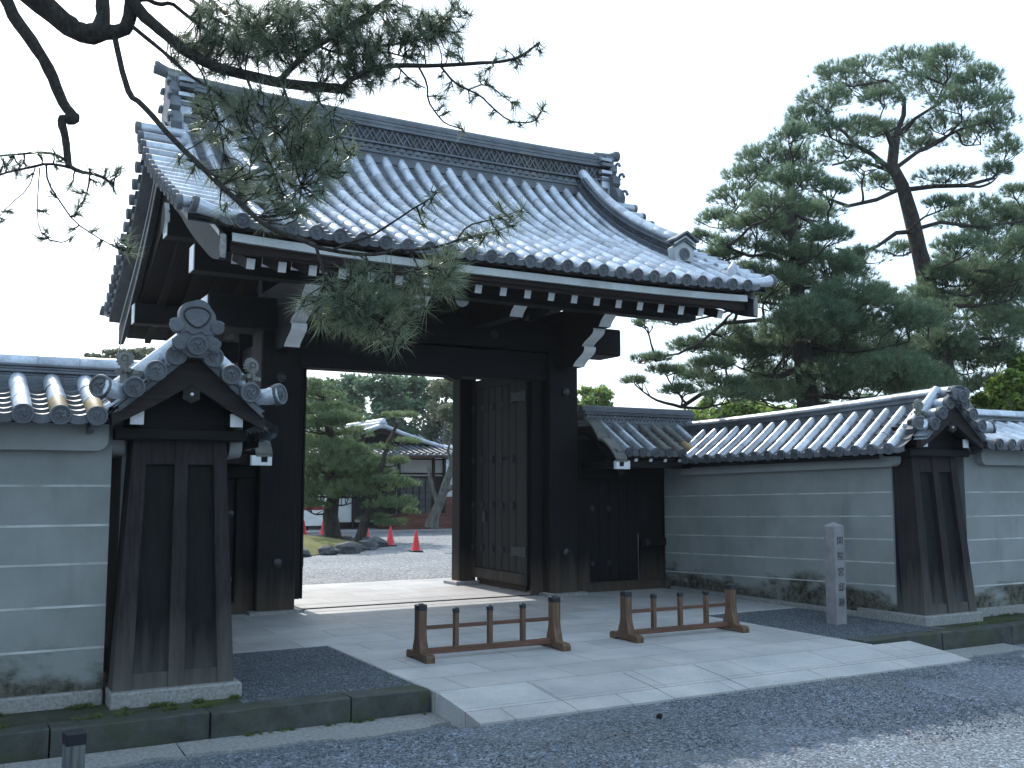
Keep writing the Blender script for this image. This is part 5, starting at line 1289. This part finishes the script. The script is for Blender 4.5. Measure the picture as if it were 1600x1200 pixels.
# left hanging limb and its sprigs
bough(bg_, [(-60,-110),(-15,-50),(10,0),(24,31),(44,56),(63,84),(80,115),(91,143),(101,166),(112,178),(119,185),(112,190),(99,183),(96,192),(101,208),(104,228),(106,250),(108,261)], 10.5, 5, 4.6, 4.4, 10)
bough(bg_, [(106,258),(122,268),(154,273),(178,288)], 4, 1.6, 4.4, 4.4, 6); bough(bg_, [(106,252),(85,240),(60,238),(30,241),(-8,244)], 2.4, 1.4, 4.4, 4.5, 6); bough(bg_, [(107,261),(75,255),(45,262),(15,268),(-8,276)], 2.4, 1.4, 4.4, 4.3, 6)
bough(bg_, [(72,257),(74,285),(95,317),(115,346),(150,370),(180,386)], 1.7, .8, 4.4, 4.4, 5); bough(bg_, [(140,272),(138,295),(128,322)], 1.6, .9, 4.4, 4.4, 5); bough(bg_, [(55,262),(45,295),(12,322),(-6,345)], 1.0, .6, 4.4, 4.4, 5)
bough(bg_, [(62,262),(58,320),(60,360),(80,376)], 1.0, .6, 4.4, 4.4, 5)
bg_.build('bough', 'bark_near', NP, ang=60)
# shoots: (px, py, depth, needle scale)
shoots = []
def region(cx, cy, rx, ry, n, d, dv, sc=.9):
    for _ in range(n):
        a = rnd.uniform(0, 6.283); r_ = rnd.random()**.55; shoots.append((cx+rx*r_*math.cos(a), cy+ry*r_*math.sin(a), d+rnd.uniform(-dv, dv), sc))
region(390, 45, 120, 46, 150, 5.2, .25, .95); region(490, 60, 130, 54, 140, 5.1, .3, .92); region(330, 90, 60, 30, 44, 5.1, .2, .95); region(600, 52, 95, 50, 90, 5.15, .2, .92); region(655, 70, 70, 42, 34, 5.15, .15, .88); region(700, 30, 40, 30, 20, 5.15, .15, .9)
region(520, 150, 40, 20, 12, 4.9, .1, .75); region(560, 105, 60, 20, 26, 5.0, .1, .85); region(520, 12, 110, 18, 46, 5.2, .2, .9); region(560, 120, 60, 24, 24, 5.0, .15, .9)
region(430, 190, 112, 56, 66, 4.75, .25, .95); region(440, 265, 108, 60, 66, 4.6, .25, .98); region(345, 175, 45, 48, 30, 4.75, .15, .95); region(510, 235, 50, 42, 26, 4.75, .15, .95); region(455, 325, 40, 18, 16, 4.4, .15, .9)
region(385, 290, 50, 32, 12, 4.5, .15, .9)
hero = [(482,464),(470,480),(501,508),(543,506),(553,500),(594,532),(629,529),(580,474),(580,459),(548,425),(570,420),(538,457),(562,446),(603,425),(645,425),(673,417),(690,408),(702,432),(685,453),(659,467),(662,481),(554,485),(522,485),(589,492),(617,478),(492,488),(530,470),(512,470),(600,505),(610,515),(566,505),(575,520),(520,500),(540,480),(640,500),(505,450),(525,440),(585,440),(676,440),(694,425),(655,445),(710,405),(698,395),(640,440),(615,540),(560,460)]
for x, y in hero: shoots.append((x, y, 3.95+rnd.uniform(-.12, .12), 1.0))
region(570, 480, 75, 40, 26, 3.95, .15, 1.0); region(680, 435, 35, 30, 12, 4.05, .1, 1.0)
for x, y in [(685,301),(661,332),(664,353),(672,318),(780,318),(815,329),(804,353),(780,367),(759,364),(745,367),(790,345),(770,352),(800,338),(735,372),(752,380),(730,365),(715,378)]: shoots.append((x, y, 4.15+rnd.uniform(-.05, .05), .95))
for x, y in [(722,201),(716,196),(838,188),(832,182),(851,164),(846,172),(842,68),(846,82),(800,95),(815,100),(790,78),(806,106),(700,140),(690,150),(715,130),(720,140),(750,115),(760,125),(770,135),(735,160),(785,150),(810,160),(795,190),(765,180),(680,150),(692,165),(760,110),(632,130),(640,124),(650,136),(725,40),(720,25),(705,15),(700,50),(716,50),(735,25),(690,40),(822,84),(812,78),(775,92),(700,175),(686,120),(742,148),(800,170),(815,196)]: shoots.append((x, y, 5.08+rnd.uniform(-.05, .05), .92))
for x, y in [(10,262),(25,272),(45,275),(40,258),(60,240),(85,238),(100,250),(140,265),(165,265),(183,270),(150,285),(165,280),(130,300),(125,320),(120,330),(132,312),(110,290),(178,298),(70,330),(75,370),(112,372),(110,358),(150,360),(155,384),(180,380),(5,345),(15,330),(5,250),(20,244),(30,262),(188,262),(118,300),(126,335),(60,372),(72,360),(0,270),(90,262),(172,288),(80,300)]: shoots.append((x, y, 4.4+rnd.uniform(-.06, .06), .76))
for x, y in [(295,250),(310,262),(330,280),(300,270),(350,300),(280,255),(415,352),(350,330),(205,385),(195,375),(200,392)]: shoots.append((x, y, 4.5, .9))
W = np.array([tuple(p) for p in WOODPTS]); tw = MB(); P = []; D = []; SC = []
for x, y, d, sc in shoots:
    p = at(x, y, d); pn = np.array(p); j = int(np.argmin(np.sum((W-pn)**2, 1))); w0 = Vector(W[j]); L = (p-w0).length
    dr = (p-w0).normalized() if L > .02 else Vector((rnd.uniform(-1, 1), rnd.uniform(-1, 1), 0))
    if L > .02:
        if L > .45: w0 = p-dr*.4
        pt = wiggle(w0, p, 4, .5, rnd, .06); tw.tube(pt, [.0042, .0036, .003, .0028, .0026], 5, 0, False)
        if L > .12: WOOD_NEW = None
    q = Vector((dr.x, dr.y, dr.z))*.8+Vector((rnd.uniform(-.5, .5), rnd.uniform(-.5, .5), rnd.uniform(-.25, .55))); q.normalize()
    P.append(tuple(p)); D.append(tuple(q)); SC.append(sc)
    # bud / shoot stem
    tw.tube([p-q*.035*sc, p+q*.012*sc], [.0035*sc+.001, .002], 5, 0, True)
tw.build('twig', 'bark_near', NP, ang=60)
P, D, SC = np.array(P), np.array(D), np.array(SC)
V = []
for s_ in sorted(set(SC.tolist())):
    k = SC == s_; n = 48 if s_ > .97 else 36 if s_ >= .84 else 28
    V.append(needles(P[k], D[k], n, .115*s_, .0033, rng, (.2, 1.45 if s_ > .8 else 1.1), .055*s_))
# unseen rest of the crown, added overhead to shade the left from the sky
q = []
while len(q) < 1500:
    p = np.array((rng.uniform(-5.5, 3.5), rng.uniform(-1.5, 6.5), rng.uniform(4.6, 7.2))); dh = math.hypot(p[0], p[1])
    if (p[2]-1.6 > .66*dh+.3 or p[0] < -.09*p[1]-.5) and math.sin(p[0]*2.1)+math.sin(p[1]*1.7+1)+math.sin(p[2]*2.5) > -.7: q.append(p)
q = np.array(q); dd = rng.normal(size=q.shape); dd[:, 2] += .6
V.append(needles(q, dd, 34, .16, .006, rng, (.2, 1.4), .1))
raw_mesh('crown', np.concatenate(V), 3, 'needle_near', NP)
up = MB()
for i in range(0, 1500, 60): up.tube(wiggle((-1.55+rnd.uniform(-.1, .1), 4.25, rnd.uniform(4.3, 6.2)), Vector(q[i]), 6, .35, rnd), [.06, .05, .042, .034, .026, .018, .01], 7, 0, True)
up.build('upper_bough', 'bark_near', NP, ang=60)

# ================================================================== LOOSE STONES, MOSS TUFTS, LITTER
def stones(name, boxes, mat, seed, kind='stuff'):
    rng = np.random.default_rng(seed); VV = []; FF = []; off = 0
    o6 = np.array([(1, 0, 0), (-1, 0, 0), (0, 1, 0), (0, -1, 0), (0, 0, 1), (0, 0, -1)], float)
    f8 = np.array([(0, 2, 4), (2, 1, 4), (1, 3, 4), (3, 0, 4), (2, 0, 5), (1, 2, 5), (3, 1, 5), (0, 3, 5)])
    for (x0, x1, y0, y1, zf, n, r0, r1, test) in boxes:
        x = rng.uniform(x0, x1, n); y = rng.uniform(y0, y1, n)
        k = np.array([test(a, b) for a, b in zip(x, y)]) if test else np.ones(n, bool); x, y = x[k], y[k]; n = len(x)
        s = r0+(r1-r0)*rng.random(n)**2.2; z = np.array([zf(a, b) for a, b in zip(x, y)])+s*.25
        Q = o6[None]*(rng.uniform(.65, 1.25, (n, 6, 1)))*s[:, None, None]*np.array((1, .8, .6))
        a = rng.uniform(0, 6.28, n); ca, sa = np.cos(a)[:, None], np.sin(a)[:, None]; t = rng.uniform(-.5, .5, n)[:, None]
        X = Q[..., 0]*ca-Q[..., 1]*sa; Y = Q[..., 0]*sa+Q[..., 1]*ca; Z = Q[..., 2]+t*Q[..., 0]
        V = np.stack([X+x[:, None], Y+y[:, None], Z+z[:, None]], -1); VV.append(V.reshape(-1, 3)); FF.append((f8[None]+(off+6*np.arange(n))[:, None, None]).reshape(-1, 3)); off += 6*n
    V = np.concatenate(VV); F = np.concatenate(FF); me = bpy.data.meshes.new(name)
    me.vertices.add(len(V)); me.vertices.foreach_set('co', V.astype(np.float32).ravel()); me.loops.add(F.size); me.loops.foreach_set('vertex_index', F.astype(np.int32).ravel())
    me.polygons.add(len(F)); me.polygons.foreach_set('loop_start', np.arange(0, F.size, 3, dtype=np.int32)); me.update(calc_edges=True); me.materials.append(M[mat])
    o = bpy.data.objects.new(name, me); COL.objects.link(o); o['kind'] = kind; return o
def mat_stones(name, c):
    m, nt, b = newmat(name, c, .75, .35); g = N(nt, 'ShaderNodeNewGeometry'); rp = N(nt, 'ShaderNodeValToRGB'); e = rp.color_ramp.elements
    e[0].color = (*[x*.45 for x in c], 1); e[1].color = (*[min(1, x*2.3) for x in c], 1); k = e.new(.5); k.color = (*c, 1); k = e.new(.88); k.color = (*[x*1.4 for x in c], 1)
    nt.links.new(g.outputs['Random Per Island'], rp.inputs['Fac']); nt.links.new(rp.outputs[0], b.inputs['Base Color']); return m
M['loose_road'] = mat_stones('loose_road_stones', (.13, .15, .175)); M['loose_bed'] = mat_stones('loose_bed_stones', (.10, .115, .13))
def gz(x, y):
    if y > 7.2: return -.207
    if y > 6.85: return -.19-.015*(y-6.85)/.35
    if y > 6.5: return -.105-.085*(y-6.5)/.35
    return -.1
drift = lambda x, y: math.sin(x*1.7+.6*y)+math.sin(y*3.1-.8*x)+.6*math.sin(5*x+2*y) > -.6
offp = lambda x, y: not (3.36 < x < 8.8 and y > 6.5) and drift(x, y)
stones('road_stones', [(.3, 11, 4.6, 6.85, gz, 34000, .004, .012, offp), (11, 20, 4.6, 6.9, gz, 9000, .006, .015, offp)], 'loose_road', 1)
stones('bed_stones', [(2.0, 3.37, 7.62, 9.89, lambda x, y: -.011, 11000, .004, .011, None), (8.25, 9.86, 7.64, 9.89, lambda x, y: -.011, 11000, .005, .012, lambda x, y: abs(x-9.17) > .09 or abs(y-8.58) > .09)], 'loose_bed', 2)
# moss and weeds along plinth and kerb
rng = np.random.default_rng(12); P = []
for x0, x1, y0, y1, z, n in ((-.4, 1.05, 8.02, 8.10, -.01, 260), (1.1, 2.0, 7.80, 7.87, -.01, 230), (-.6, 2.0, 7.55, 7.66, .0, 320), (10.9, 14, 8.0, 8.1, -.01, 300), (9.9, 14, 7.55, 7.68, 0, 200), (1.8, 3.3, 7.28, 7.33, -.17, 120)):
    xs = rng.uniform(x0, x1, n); k = np.sin(xs*9+x0)+np.sin(xs*23) > .1; xs = xs[k]; P.append(np.stack([xs, rng.uniform(y0, y1, len(xs)), np.full(len(xs), z)], 1))
P = np.concatenate(P); D = np.tile(np.array((0, 0, 1.)), (len(P), 1))
o = raw_mesh('moss_tufts', needles(P, D, 14, .038, .006, rng, (.2, 1.35), .004), 3, 'moss', None); o['kind'] = 'stuff'
# brown fallen needles on road, paving and kerb
m, nt, b = newmat('fallen_needles', (.16, .10, .05), .8, .2); M['litter'] = m
n = 1500; x = rng.uniform(.2, 10, n); y = rng.uniform(5.0, 12.3, n); zz = np.array([(gz(a, c)+.004 if (c < 7.3 and not (3.38 < a < 8.78 and c > 6.52)) else (.004 if c > 7.24 else -.09+.088*(c-6.52)/.71+.008)) for a, c in zip(x, y)])
keep = (np.sin(x*2.3)+np.sin(y*2.9+x) > .2) & ~((x < 2.05) & (y > 7.3)) & (x < 9.8); P = np.stack([x, y, zz], 1)[keep]
a = rng.uniform(0, 6.28, len(P)); D = np.stack([np.cos(a), np.sin(a), np.zeros(len(P))], 1); s_ = np.stack([-np.sin(a), np.cos(a), np.zeros(len(P))], 1)*.0015
L = rng.uniform(.03, .07, (len(P), 1)); o = raw_mesh('fallen_needles', np.stack([P-s_, P+s_, P+D*L+s_, P+D*L-s_], 1).reshape(-1, 3), 4, 'litter', None); o['kind'] = 'stuff'

# ================================================================== THE AIR: thin pale haze between the court and the far trees
mb = MB(); mb.v = [(x, y, z) for x in (-60, 70) for y in (-25, 75) for z in (-1.3, 22)]
mb.f = [(0, 1, 3, 2), (4, 6, 7, 5), (0, 4, 5, 1), (2, 3, 7, 6), (0, 2, 6, 4), (1, 5, 7, 3)]; mb.m = [0]*6
hm = bpy.data.materials.new('haze'); hm.use_nodes = True; hn = hm.node_tree; hn.nodes.clear()
ho = hn.nodes.new('ShaderNodeOutputMaterial'); pv = hn.nodes.new('ShaderNodeVolumePrincipled')
pv.inputs['Color'].default_value = (.86, .93, 1, 1); pv.inputs['Density'].default_value = .0004; pv.inputs['Anisotropy'].default_value = .35
hn.links.new(pv.outputs[0], ho.inputs['Volume']); M['haze'] = hm
ho_ = mb.build('haze', 'haze', smooth=False); ho_['kind'] = 'stuff'
